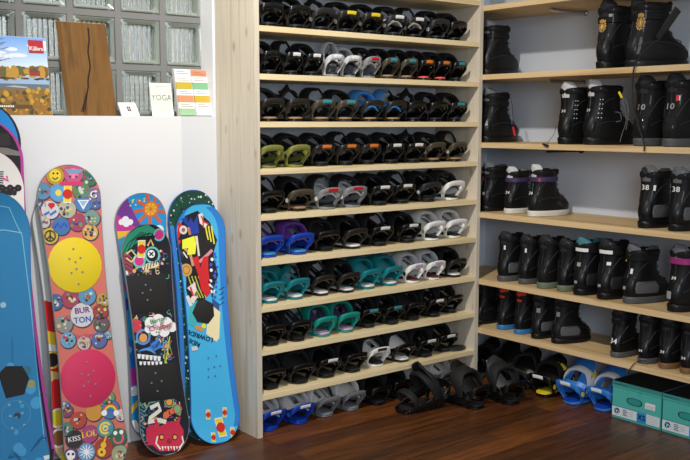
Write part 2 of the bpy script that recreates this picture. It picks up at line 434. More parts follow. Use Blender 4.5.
# scheme: base, hoop, highback, strap, buckle, footbed, tag
SCH = {
 'K':  ('black', B0, B0, B0, BF, 'charcoal', 'charcoal', None),
 'KF': ('matt black', B0, B0, 'charcoal', BF, 'charcoal', 'black_fabric', None),
 'KG': ('black', B0, 'charcoal', B0, BF, 'silver', 'charcoal', None),
 'KW': ('black', B0, B0, B0, BF, 'charcoal', 'charcoal', 'white_plastic'),
 'KY': ('dark bronze', B0, 'dark_bronze', B0, BF, 'silver', 'charcoal', 'yellow'),
 'KZ': ('dark bronze', B0, 'dark_bronze', B0, 'charcoal', 'bronze', 'tan', None),
 'WB': ('black', B0, 'charcoal', 'white_plastic', BF, 'silver', 'charcoal', 'white_plastic'),
 'S':  ('silver', 'grey_plastic', 'silver', 'charcoal', 'silver', 'grey_plastic', 'charcoal', 'white_plastic'),
 'GC': ('grey', 'charcoal', 'bronze', 'charcoal', BF, 'charcoal', 'tan', 'light_teal'),
 'KO': ('black', B0, B0, B0, BF, 'bronze', 'coral', 'orange_print'),
 'KC': ('black', B0, B0, B0, BF, 'charcoal', 'charcoal', 'light_teal'),
 'KB': ('black and blue', B0, 'dark_bronze', 'sky_blue', 'sky_blue', 'dark_bronze', 'tan', None),
 'KP': ('black', B0, B0, B0, BF, 'purple', 'charcoal', None),
 'OL': ('olive green', 'olive', 'olive', BF, BF, 'charcoal', 'charcoal', None),
 'OR': ('black', B0, 'dark_bronze', 'charcoal', BF, 'charcoal', 'charcoal', 'orange_print'),
 'BZ': ('black and bronze', B0, 'bronze', B0, BF, 'silver', 'tan', None),
 'GR': ('grey', 'grey_plastic', 'grey_plastic', 'silver', BF, 'white_plastic', 'charcoal', 'red'),
 'WH': ('white', 'white_plastic', 'white_plastic', BF, 'charcoal', 'silver', 'charcoal', None),
 'WG': ('white', 'white_plastic', 'white_plastic', 'offwhite', 'offwhite', 'grey_plastic', 'charcoal', None),
 'WP': ('white', 'white_plastic', 'white_plastic', 'silver', 'silver', 'charcoal', 'maroon', 'lilac'),
 'PB': ('blue and purple', 'royal_blue', 'royal_blue', 'purple', 'purple', 'royal_blue', 'sky_blue', None),
 'TE': ('teal', 'teal', 'teal', 'light_teal', 'teal', 'light_teal', 'white_plastic', None),
 'TG': ('sea-green and purple', 'sea_green', 'sea_green', 'dark_purple', 'sea_green', 'charcoal', 'lilac', None),
 'KL': ('black', B0, 'dark_bronze', B0, BF, 'charcoal', 'white_plastic', None),
 'KM': ('black', B0, B0, 'white_plastic', BF, 'charcoal', 'white_plastic', None),
 'WK': ('white', 'white_plastic', 'white_plastic', 'offwhite', BF, 'charcoal', 'charcoal', 'charcoal'),
 'BL': ('blue', 'royal_blue', 'royal_blue', 'offwhite', 'silver', 'sky_blue', 'royal_blue', 'white_plastic'),
 'CL': ('clear grey', 'smoke_clear', 'smoke_clear', 'offwhite', 'offwhite', 'charcoal', 'grey_plastic', None),
 'YK': ('black and yellow', B0, B0, B0, BF, 'yellow', 'yellow', 'white_plastic'),
 'SB': ('bright blue', 'bright_blue', 'bright_blue', 'bright_blue', 'white_plastic', 'yellow', 'royal_blue', 'white_plastic'),
}
plast('orange_print', (226,120,40), .5)
def part(name, me, m, parent):
    o = bpy.data.objects.new(name, me); link(o, parent)
    if not me.materials: me.materials.append(None)
    o.material_slots[0].link = 'OBJECT'; o.material_slots[0].material = MATS[m]; return o
def binding(sch, label, loc, rz, al=18, hole=0, strap=0, group=None, ln=.19, scale=(1, 1, 1)):
    _, ba, ho, hi, st, bu, fo, tg = SCH[sch]
    r = thing('snowboard_binding', label, 'snowboard binding', loc, rz, group)
    r.scale = scale
    part('baseplate', cached('base', m_base), ba, r)
    part('footbed', cached('foot', m_foot), fo, r)
    h = part('heel_hoop', cached('hoop', m_hoop), ho, r)
    for sd in (-1, 1): part('hoop_bolt', cached(('bolt', sd), lambda: m_screw(sd)), bu, h)
    if tg: part('logo_tag', cached('tag', m_tag), tg, h)
    part('highback', cached(('hb', al, hole, ln), lambda: m_high(al, hole, ln)), hi, r)
    a = part('ankle_strap', cached(('an', strap), lambda: m_ankle(strap)), st, r)
    if strap in (1, 2): part('ladder_strap', cached(('ld', strap), lambda: m_ladder(strap)), 'charcoal', a)
    part('buckle', cached(('bk1', strap > 0), lambda: m_buck(.0585, .095, .070, .62) if strap else m_buck(.050, .112, .122, 1, -48)), bu, a)
    t = part('toe_strap', cached('toe', m_toe), st, r)
    part('buckle', cached('bk2', lambda: m_buck(.0545, .196, .056, .62)), bu, t)
    return r
ORD = ['first', 'second', 'third', 'fourth', 'fifth', 'sixth', 'seventh', 'eighth', 'ninth', 'tenth', 'eleventh', 'twelfth']
# rows: (pixel column, scheme, highback angle, hole, strap state, extra words)
ROWS = [
 [(264,'K',18,0,0),(281,'K',22,0,0),(309,'KG',18,0,2),(338,'KY',12,0,0),(362,'KY',12,0,0),(388,'WB',12,0,0),(415,'WB',15,1,1),(438,'KG',18,0,0),(458,'K',15,0,0)],
 [(264,'K',15,0,0),(281,'KW',18,0,1),(307,'KW',20,0,0),(329,'S',14,1,3),(348,'S',15,0,0),(365,'GR',12,0,0),(381,'GC',12,0,0),(402,'GC',12,0,0),(424,'KO',15,0,0),(446,'KO',15,0,0),(467,'KC',12,0,0)],
 [(273,'KZ',12,0,0),(300,'KZ',18,0,2),(328,'GC',14,0,1),(349,'GC',12,0,0),(372,'KB',16,0,0),(397,'KB',16,0,1),(420,'KP',20,0,2),(441,'KP',16,0,0),(463,'KC',14,0,0)],
 [(274,'OL',20,0,0),(301,'OL',18,0,0),(328,'OR',18,0,0),(350,'OR',20,1,1),(369,'OR',18,0,0),(388,'KW',20,0,0),(415,'KW',22,0,2),(441,'BZ',18,0,0),(463,'BZ',20,0,1)],
 [(270,'K',20,0,1),(298,'BZ',24,0,0),(326,'GR',20,1,1),(352,'GR',16,1,0),(377,'KW',18,0,0),(404,'KW',18,2,1),(430,'KG',22,0,0),(455,'WH',25,1,0)],
 [(272,'PB',25,1,1),(299,'PB',22,1,0),(328,'KF',25,0,0),(355,'KL',22,0,0),(381,'KW',20,0,1),(410,'KW',20,0,0),(437,'WG',22,1,0),(463,'WG',18,2,0)],
 [(273,'TE',25,1,0),(299,'TE',18,1,2),(328,'KL',22,2,1),(354,'KL',22,2,0),(378,'TE',26,0,0),(398,'TE',26,0,0),(419,'WP',22,1,0),(442,'WP',22,2,0),(463,'KL',25,0,0)],
 [(271,'KF',22,2,0),(297,'KF',20,2,1),(330,'TG',25,1,0),(358,'TG',25,1,0),(385,'KC',22,2,0),(408,'KC',22,2,0),(430,'KF',20,0,0),(447,'KW',20,2,1),(464,'K',22,1,0)],
 [(272,'KF',22,0,0),(299,'KF',20,0,0),(327,'KW',22,0,0),(350,'K',22,0,0),(370,'WK',22,1,0),(392,'KM',25,0,0),(414,'KW',26,2,0),(436,'KW',26,2,0)],
 [(272,'BL',25,1,0),(297,'BL',25,1,0),(320,'CL',24,2,1),(343,'CL',22,0,0),(367,'K',18,0,0),(389,'K',20,0,0),(410,'CL',26,1,0),(433,'CL',24,2,0)],
]
RN = ['top', 'second', 'third', 'fourth', 'fifth', 'sixth', 'seventh', 'eighth', 'ninth']
TAGW = {'white_plastic': 'white-tagged', 'yellow': 'yellow-tagged', 'light_teal': 'cyan-tagged', 'orange_print': 'orange-tagged', 'red': 'red-tagged', 'lilac': 'pink-tagged', 'charcoal': 'lettered'}
for ri, row in enumerate(ROWS):
    z = ZS[ri] if ri < 9 else 0
    xs = []
    py = {9: 415}.get(ri) or (25+ri*46)
    for it in row: xs.append(at(it[0], py, 1, .05).x)
    # keep neighbours apart
    n = len(xs); lo, hi = .090, W-.098; m_ = min(.158, (hi-lo)/(n-1)-.0005)
    for _ in range(400):
        for i in range(n-1):
            g_ = xs[i+1]-xs[i]
            if g_ < m_: xs[i] -= (m_-g_)/2; xs[i+1] += (m_-g_)/2
        xs[0] = max(xs[0], lo); xs[-1] = min(xs[-1], hi)
    sx = min(1.06, m_/.160)
    for i, (it, x) in enumerate(zip(row, xs)):
        px, sch, al, hole, strap = it
        s = SCH[sch]; tg = TAGW[s[7]]+' ' if s[7] else ''
        where = ('on the %s shelf of the rack' % RN[ri]) if ri < 9 else 'on the floor under the rack'
        lab = '%s%s binding, %s from left %s' % (tg, s[0], ORD[i], where)
        yaw = random.uniform(-2, 2)
        if ri > 3: al = max(al, 24)
        binding(sch, lab, (x, .018+random.uniform(0, .02), z+.0008), R(yaw), al, hole, strap, scale=(sx, 1.04, 1.0),
                group=('bindings on the %s rack shelf' % RN[ri]) if ri < 9 else 'bindings on the floor under the rack')
# loose oval pad on the ninth shelf
p = at(461, 347, 2, ZS[8]+.008); pd = MB(); rings = []
for z, k in ((0, .9), (.004, 1), (.012, 1), (.016, .9)):
    rings.append([Vector((.062*k*math.cos(2*math.pi*i/28), .04*k*math.sin(2*math.pi*i/28), z)) for i in range(28)])
pd.loft(rings); o = pd.build('rubber_pad', 'charcoal'); o.location = (min(p.x, W-.07), max(.06, p.y), ZS[8]+.0006)
tag(o, 'loose dark oval pad lying at the right end of the ninth rack shelf', 'pad')

# bindings on the floor in front and under the boot shelves: (px, py, scheme, rz, highback, strap, label)
FL = [
 (.975,-.135,'KF', 84, 46, 0, 1.12, 'matt black binding on the floor in front of the rack, leftmost, highback raised'),
 (1.065,-.330,'K', 4, 36, 0, 1.15, 'black binding with raised highback on the floor, second from left of the pile'),
 (1.245,-.385,'KF', -6, 36, 0, 1.15, 'matt black binding on the floor before the rack\'s right side panel'),
 (1.440,-.190,'KG', -88, 40, 1, 1.06, 'black grey-buckled binding at the right end of the floor pile'),
 (1.470,.125,'KW', -90, 40, 0, 1.02, 'black binding in the corner behind the floor pile, nearest the rack panel'),
 (1.465,-.035,'KG', -90, 48, 2, 1.02, 'black binding by the wall behind the right end of the floor pile'),
 (1.430,-.355,'YK', -86, 34, 0, 1.10, 'black and yellow binding on the floor left of the bright blue pair'),
 (1.440,-.520,'SB', -90, 42, 0, 1.10, 'bright blue binding with white straps, left one of the pair beside the boxes'),
 (1.470,-.682,'SB', -90, 42, 0, 1.08, 'bright blue binding with white straps, touching the teal boot box'),
]
for x, y, sch, rz, al, st, k, lab in FL:
    binding(sch, lab, (x, y, .0008), R(rz), al, 1 if sch in ('SB', 'KF') else 0, st, 'bindings on the open floor', ln=.165, scale=(k*.98, k, k*1.1))

# ------------------------------------------------------------------ snowboard boots
ZL = [.030, .045, .070, .092, .108, .122, .140, .165, .19, .22, .25, .275]
FR = [.278, .286, .284, .270, .248, .222, .200, .186, .180, .182, .188, .192]
BK = [.008, .002, .0, .003, .007, .012, .018, .024, .028, .028, .026, .026]
HW = [.050, .053, .054, .054, .054, .0535, .053, .0535, .055, .057, .059, .060]
def interp(A, z):
    for i in range(len(ZL)-1):
        if z <= ZL[i+1]:
            t = max(0, (z-ZL[i])/(ZL[i+1]-ZL[i])); return A[i]+(A[i+1]-A[i])*t
    return A[-1]
def surf(th, z, off=0):
    """th=0 at the back of the heel, z height"""
    f, b, w = interp(FR, z), interp(BK, z), interp(HW, z)
    yc = (f+b)/2; h = (f-b)/2; s, c = math.sin(th), math.cos(th)
    e = .78; x = math.copysign(abs(s)**e, s)*w; y = -math.copysign(abs(c)**e, c)*h
    k = (y/h+1)/2                              # 0 heel .. 1 toe
    if z < .12: x *= .86+.20*math.sin(math.pi*min(1, k*.85+.05))
    nx, ny = s/w, -c/h; l = math.hypot(nx, ny)
    return Vector((x+nx/l*off, yc+y+ny/l*off, z))
def ringz(z, off=0, n=36): return [surf(2*math.pi*i/n, z, off) for i in range(n)]
def b_upper():
    zs = [.030, .038, .045, .058, .07, .082, .092, .1, .108, .115, .122, .131, .14, .152, .165, .18, .19, .2, .21, .22, .232, .245]
    return MB().loft([ringz(z) for z in zs]).mesh('upper')
def b_cuff():
    R_ = [ringz(.240, -.004), ringz(.242, .003), ringz(.255, .006), ringz(.268, .004), ringz(.275, -.005), ringz(.269, -.013), ringz(.240, -.016), ringz(.205, -.014)]
    return MB().loft(R_).mesh('cuff')
def b_sole(z0=0, z1=.032):
    return MB().loft([ringz(.045, -.004), ringz(.045, .003), ringz(.045, .004), ringz(.045, .001)]).mesh('sole')
def sole_mesh():
    rs = []
    for z, off in ((0, -.004), (.003, .002), (.020, .004), (.029, .004), (.034, .001)):
        q = ringz(.045, off)
        for p in q:
            k = p.y/.29; p.z = z+(.010*max(0, (k-.72)/.28)**2 if z < .02 else 0)
        rs.append(q)
    return MB().loft(rs).mesh('sole')
def b_tongue():
    rs = []
    for z in (.13, .16, .19, .21, .235, .255, .276, .284):
        y = interp(FR, z)-.010+(max(0, z-.24)*.30); w = .038 if z < .24 else .038-(z-.24)*.30
        th = .012 if z < .28 else .006
        rs.append([Vector((w*math.sin(a), y+th*math.cos(a)*1.3-.018*abs(math.sin(a))**2, z)) for a in [2*math.pi*i/16 for i in range(16)]])
    return MB().loft(rs).mesh('tongue')
def b_back():
    rs = []
    for z in (.225, .245, .262, .278, .290, .298, .302):
        w = .050 if z < .262 else .050*math.sqrt(max(.12, 1-((z-.262)/.041)**2)); y = .036-(z-.225)*.10
        rs.append([Vector((w*math.sin(a), y+.012*math.cos(a)+.024*abs(math.sin(a))**2, z)) for a in [2*math.pi*i/16 for i in range(16)]])
    return MB().loft(rs).mesh('liner')
def b_laces():
    P = []
    for k in range(9):
        z0 = .100+k*.0165
        for i in range(8):
            t = (-1+2*i/8)*(1 if k % 2 else -1); z = z0+.0165*i/8
            P.append(surf(math.pi+t*.66*(1 if z > .14 else .5), z, .006 if z > .13 else .009))
    return MB().tube(P, .0022, 6).mesh('laces')
def b_patch(t0, t1, z0, z1, off, nt=14, nz=6):
    V = []; Fc = []
    for i in range(nz+1):
        for j in range(nt+1):
            z = z0+(z1-z0)*i/nz; e = min(1, .25+1.6*min(i, nz-i)/nz) ; m = (t0+t1)/2
            V.append(surf(m+(t0+(t1-t0)*j/nt-m)*(.82+.18*e), z, off*(e if 0 < i < nz and 0 < j < nt else -.2)))
    for i in range(nz):
        for j in range(nt): a = i*(nt+1)+j; Fc.append((a, a+1, a+nt+2, a+nt+1))
    return MB().add(V, Fc).mesh('patch')
def b_strap(z=.21, hgt=.030):
    rs = []
    for dz, off in ((-hgt/2, .0), (-hgt/2+.003, .006), (hgt/2-.003, .006), (hgt/2, .0)):
        rs.append([surf(2*math.pi*i/36, z+dz, off) for i in range(36)])
    return MB().loft(rs, cap=False).mesh('power_strap')
def b_seam(k):
    if k == 0: P = [surf(0, .13+.011*i, .001) for i in range(11)]
    elif k == 1: P = [surf(.5+1.2*i/14, .125+.09*math.sin(i/14*1.5), .001) for i in range(15)]
    elif k == 2: P = [surf(-.5-1.2*i/14, .125+.09*math.sin(i/14*1.5), .001) for i in range(15)]
    else: P = [surf(.75+1.7*i/16, .088+.026*math.sin(i/16*3.1)-.01*(i/16), .001) for i in range(17)]
    return MB().tube(P, .0016, 5).mesh('seam')
def b_loop():
    return MB().ribbon(spline([(-.010, .024, .255), (-.010, .008, .27), (-.008, .010, .288), (.008, .010, .288), (.010, .008, .27), (.010, .024, .255)], 4), (1, 0, .2), .010, .002).mesh('pull_loop')
plast('boot_black', (13,13,14), .55); plast('boot_rubber', (15,15,16), .40); plast('boot_suede', (17,17,17), .75); plast('seam_grey', (44,44,46), .6); plast('sole_grey', (70,72,74), .6); plast('sole_white', (204,200,192), .6); plast('sole_blue', (34,110,170), .5)
plast('sole_green', (92,104,84), .6); plast('sole_brown', (112,80,46), .6); plast('boot_grey', (84,86,88), .6); plast('liner_grey', (92,94,98), .8); plast('liner_dark', (28,28,32), .85); plast('liner_red', (200,44,34), .7); plast('liner_teal', (60,120,130), .8); plast('liner_white', (190,188,190), .8)
plast('magenta', (150,40,110), .5); plast('lace_black', (14,14,14), .7); plast('lace_grey', (110,110,112), .7); plast('gold', (206,160,72), .5)
def boot(label, loc, rz, scale=1, sole='boot_rubber', upper='boot_black', liner='liner_dark', strap=None, heel='boot_rubber', number=None, ncol=(210,210,205), nz=.115, side=None, tags=(), laces='lace_black', toe=None, loop=False, strapz=.215, numth=0, nsize=.034):
    r = thing('snowboard_boot', label, 'boot', loc, rz, 'snowboard boots on the wall shelves'); r.scale = (scale,)*3
    part('sole', cached('sole', sole_mesh), sole, r)
    u = part('upper', cached('upper', b_upper), upper, r)
    c = part('cuff', cached('cuff', b_cuff), 'boot_suede', r)
    part('liner', cached('liner', b_back), liner, r)
    part('tongue', cached('tongue', b_tongue), liner if liner != 'liner_dark' else 'boot_suede', r)
    part('laces', cached('laces', b_laces), laces, r)
    part('heel_panel', cached('heelp', lambda: b_patch(-.8, .8, .04, .135, .0035)), heel, r)
    part('toe_cap', cached('toep', lambda: b_patch(math.pi-.62, math.pi+.62, .034, .088, .003)), toe or 'boot_rubber', r)
    for k in range(4): part('seam', cached(('seam', k), lambda: b_seam(k)), 'seam_grey', u)
    if side: part('side_panel', cached('sidep', lambda: b_patch(.75, 1.75, .05, .115, .003)), side, r)
    if strap: part('power_strap', cached(('strap', strapz), lambda: b_strap(strapz)), strap, r)
    if loop: part('pull_loop', cached('loop', b_loop), 'lace_black', r)
    cuts = [(Vector((k*.012, 0, 0)), Vector((1, 0, 0))) for k in range(-6, 9)]
    def stick(fl, nm): fl.build(nm, lambda a, b, l: surf(a*13.5, b, l+.0015), r, cuts)
    if number: stick(Flat().text(number, numth, nz, nsize, ncol, 12, bold=.0012), 'printed_number')
    for (q, z, w, h, col) in tags: stick(Flat().rect(q-w/2, q+w/2, z-h/2, z+h/2, col, 12), 'label_patch')
    return r
def place(px, k, label, rz=-90, dx=.03, scale=1, **kw):
    """px: column of the left edge of the boot's heel; the heel stands dx in from the shelf's front edge"""
    z = ZR[k]; p0 = XF+dx; lo, hi = -3.0, D
    for _ in range(50):
        mid = (lo+hi)/2; d = Vector((p0+.03, mid+.054*scale, z+.1))-CAM; x = 345+F*d.dot(rt)/d.dot(fw)
        if x > px: lo = mid
        else: hi = mid
    return boot(label, (p0, lo, z+.0008), R(rz), scale=scale, **kw)
W_ = (225,225,222); G_ = (150,150,148)
# shelf 2
place(479, 1, 'black boot standing alone left of the gold-crested pair, half behind the rack', scale=.93, dx=.04, strap='boot_suede', liner='liner_grey')
gold1 = place(594, 1, 'black boot with gold crest seen from behind, left of its pair', scale=1.03, strap='boot_suede', tags=((.03, .232, .018, .012, G_),))
gold2 = place(620, 1, 'black boot with gold crest in side view, toe to the right', rz=-118, scale=1.03, dx=.05, strap='boot_suede')
# shelf 3
b2 = place(479, 2, 'black boot with red lace tag standing alone beside the rack panel', scale=.93, dx=.04, strap='boot_suede', liner='liner_grey', tags=((.028, .10, .014, .014, G_), (-.01, .10, .012, .006, G_)))
d1 = place(556, 2, 'black boot with white eyelets, left of the pair near the shelf middle', rz=-92, scale=.98, liner='liner_white', number='34', nz=.16, nsize=.02, ncol=(190,186,170))
d2 = place(579.5, 2, 'black boot with white eyelets and yellow lace tag, right of its pair', rz=-106, scale=1.0, dx=.045, liner='liner_white', number='34', nz=.16, nsize=.02, ncol=(190,186,170), laces='lace_grey')
place(631, 2, 'black boot with silver 10 on its heel, left of its pair', rz=-90, scale=1.03, number='10', nz=.165, nsize=.036, ncol=(140,140,138), sole='sole_grey', upper='boot_suede', heel='boot_suede', tags=((-.044, .2, .010, .022, (180,30,40)),))
place(659, 2, 'black boot with silver 10 and red label, at the right frame edge', rz=-94, scale=1.04, number='10', nz=.165, nsize=.036, ncol=(140,140,138), sole='sole_grey', upper='boot_suede', heel='boot_suede', tags=((.028, .2, .014, .024, (200,40,50)), (.038, .2, .005, .02, W_)))
# shelf 4
place(480, 3, 'black laced boot half behind the rack panel, left of the white-soled pair', scale=.86, dx=.05, tags=((-.012, .2, .01, .022, (220,60,70)), (.004, .11, .014, .018, G_)), strap='boot_suede', liner='liner_grey')
place(504, 3, 'black white-soled boot with purple trim, left of its pair', rz=-88, scale=.80, dx=.05, sole='sole_white', liner='liner_white', strap='dark_purple', number='24', nz=.135, nsize=.026)
g2 = place(526, 3, 'black white-soled boot with purple trim and loose laces, right of its pair', rz=-100, scale=.86, dx=.03, sole='sole_white', liner='liner_white', strap='dark_purple', number='24', nz=.135, nsize=.026, tags=((.048, .212, .014, .018, (200,36,40)),))
h1 = place(636, 3, 'black boot with white 38 and green-lined cuff, left of its pair', rz=-92, scale=.92, number='38', nz=.195, liner='liner_grey', side='boot_grey', loop=True, tags=((.05, .195, .014, .026, W_),), nsize=.036)
place(666, 3, 'black boot with white 38, cut by the right frame edge', rz=-92, scale=.92, number='38', nz=.195, liner='liner_grey', side='boot_grey', nsize=.036)
# shelf 5
place(497, 4, 'black boot with white heel tag, leftmost on the crowded shelf', scale=.86, rz=-88, tags=((.014, .205, .013, .026, W_),), sole='sole_grey', side='boot_grey')
place(518, 4, 'black boot with white heel tag, second on the crowded shelf', scale=.84, rz=-88, dx=.05, tags=((.014, .205, .013, .026, W_),), sole='sole_grey')
place(536, 4, 'black ribbed boot with pale green sole heel, left of its pair', scale=.88, rz=-90, sole='sole_green', heel='boot_suede')
place(556, 4, 'black boot with pale green sole heel, right of its pair', scale=.86, rz=-90, dx=.045, sole='sole_green', liner='liner_dark')
place(572, 4, 'black boot with white strap label and mesh side, left of its pair', scale=.92, rz=-90, dx=.025, liner='liner_teal', strap='boot_suede', tags=((.01, .236, .075, .018, W_), (0, .16, .018, .02, G_), (0, .07, .012, .014, G_)), side='charcoal', strapz=.234)
place(595, 4, 'black boot with white strap label and mesh side, right of its pair', scale=.94, rz=-92, dx=.025, strap='boot_suede', tags=((.01, .236, .075, .018, W_), (.03, .18, .026, .016, W_), (0, .07, .012, .014, G_)), side='charcoal', strapz=.234)
place(620, 4, 'black boot with yellow pull tabs and grey side panel', scale=.90, rz=-104, dx=.04, liner='liner_grey', side='boot_grey', strap='boot_suede', sole='sole_grey', tags=((.02, .165, .016, .026, W_), (-.03, .213, .024, .010, (230,190,40)), (-.044, .07, .006, .03, (230,180,40)), (0, .08, .014, .016, G_)), strapz=.23)
place(664, 4, 'black boot with purple strap at the right frame edge', scale=.98, rz=-98, strap='magenta', liner='liner_grey', number='34', nz=.15, nsize=.02, tags=((-.012, .075, .03, .034, G_),), strapz=.225)
# lowest shelf
place(474, 5, 'black boot on the lowest shelf, farthest left beside the rack panel', scale=.76, dx=.05)
place(497, 5, 'black blue-soled boot with red lining, left of its pair', scale=.74, dx=.05, sole='sole_blue', liner='liner_red')
place(514, 5, 'black blue-soled boot with red lining, right of its pair', scale=.74, dx=.04, sole='sole_blue', liner='liner_red')
place(531, 5, 'black boot with grey patch, right beside the blue-soled pair', scale=.76, dx=.03, side='boot_grey', tags=((.02, .19, .03, .03, (120,120,118)),))
place(550, 5, 'black boot with grey and yellow toe, last before the gap on the lowest shelf', scale=.77, rz=-106, dx=.03, side='boot_grey', toe='olive', tags=((.02, .19, .03, .03, (120,120,118)),))
q1 = place(610, 5, 'black boot with white 34 on its heel, right of the gap', scale=.76, dx=.03, number='34', nz=.10, nsize=.044, ncol=W_, sole='sole_grey', strap='boot_rubber')
place(637, 5, 'black grey-soled boot beside the boot marked 34', scale=.762, dx=.03, number='34', nz=.08, nsize=.02, sole='sole_grey')
place(658, 5, 'black boot with brown sole heel, second from the right frame edge', scale=.762, dx=.03, number='24', nz=.10, nsize=.022, sole='sole_brown')
place(679, 5, 'black boot with brown sole heel, cut by the right frame edge', scale=.762, dx=.03, number='24', nz=.09, nsize=.022, sole='sole_brown')

# gold crests
def crest(parent, s0, z0, q=1.0):
    fl = Flat()
    for k in range(12):
        a = 2*math.pi*k/12; fl.line([(s0+q*r_*math.cos(a+da), z0+1.45*q*r_*math.sin(a+da)) for r_, da in ((.005, 0), (.013, .2), (.017, .55))], .0028, (206,158,76), 12+.02*k)
        fl.disc(s0+q*.0165*math.cos(a+.6), z0+1.45*q*.0165*math.sin(a+.6), .0024, (214,170,90), 12.5, 8)
    fl.ring(s0, z0, .011*q, .003, (190,142,66), 13); fl.disc(s0, z0, .004, (224,186,108), 13, ry=.008)
    for k in range(5): fl.disc(s0-.012+.006*k, z0+.029*q-.002*abs(k-2), .0024, (206,158,76), 13, 8, ry=.006)
    fl.build('gold_crest', lambda a, b, l: surf(a*13.5, b, l+.0025), parent, [(Vector((s0+k*.005, 0, 0)), Vector((1, 0, 0))) for k in range(-6, 7)])
crest(gold1, -.006, .185, .95); crest(gold2, .052, .188, 1.25)
for bt in (d1, d2):                                # white eyelets up the side of the pair
    for c in range(2):
        for k in range(5):
            a_ = .062+.013*c; z_ = .125+.021*k
            Flat().disc(a_, z_, .0026, (206,206,204), 14, n=8).build('eyelet', lambda a, b, l: surf(a*13.5, b, l+.0015), bt)
def local(o, w):
    Mx = Matrix.Translation(o.location) @ o.rotation_euler.to_matrix().to_4x4() @ Matrix.Diagonal((*o.scale, 1)); return Mx.inverted() @ Vector(w)
# loose power strap and long lace of the side-view boot, hanging over two shelf edges
pts = [at(658, 38, 0, XF+.01), at(667, 25, 0, XF+.0), at(678, 9, 0, XF-.01)]
MB().ribbon([local(gold2, p) for p in spline(pts, 5)], local(gold2, gold2.location+Vector((0, -.9, -.4))), [.026]*4+[.034]*7, .006).build('loose_strap', 'lace_black', gold2)
pts = [at(658, 40, 0, XF+.004), at(646, 50, 0, XF-.006), at(636, 63, 0, XF-.012), at(633, 76, 0, XF-.012), at(633, 100, 0, XF-.012), at(638, 125, 0, XF-.012), at(644, 143, 0, XF-.010), at(644, 151, 0, XF-.010)]
MB().tube([local(gold2, p) for p in spline(pts, 6)], .0035, 7).build('long_lace', 'lace_black', gold2)
pts = [at(640, 228, 0, XF-.008), at(637, 235, 0, XF-.010), at(633, 242, 0, XF-.010)]

# thin laces: red lace tag, yellow lace tag, loops
def lace(o, px, x, r=.0016, m='lace_black', name='loose_lace'):
    return MB().tube([local(o, p) for p in spline([at(a, b, 0, x) for a, b in px], 6)], r, 6).build(name, m, o)
lace(b2, [(509, 94), (512, 104), (513, 118), (514, 130)], XF+.10)
lace(b2, [(510, 96), (511, 110), (512, 124)], XF+.105, m='lace_grey')
lace(b2, [(513, 127), (515, 136)], XF+.095, .0055, 'red', 'lace_tag')
lace(d2, [(619, 92), (622, 98)], XF+.10, .0055, 'yellow', 'lace_tag')
lace(d2, [(622, 98), (625, 110), (626, 122), (622, 134), (620, 142)], XF+.10, .0013, 'lace_grey')
lace(d2, [(625, 98), (628, 108), (627, 124), (626, 130)], XF+.10, .0013, 'lace_grey')
lace(d2, [(615, 112), (620, 113), (621, 120), (616, 122)], XF+.10, .0012, 'lace_grey')
lace(g2, [(553, 170), (557, 178), (556, 190), (553, 200)], XF+.08, .0015)
lace(g2, [(554, 172), (556, 184), (561, 198), (560, 206)], XF+.08, .0015)
lace(g2, [(558, 202), (562, 205)], XF+.078, .007, 'lace_black', 'lace_lock')

lace(d1, [(556, 126), (554, 134), (549, 141), (546, 145)], XF-.012, .0013)
lace(d1, [(543, 144), (548, 146)], XF-.010, .006, 'lace_black', 'lace_lock')
lace(q1, [(647, 361), (640, 361), (634, 364), (630, 369), (629, 373)], XF-.006, .003)
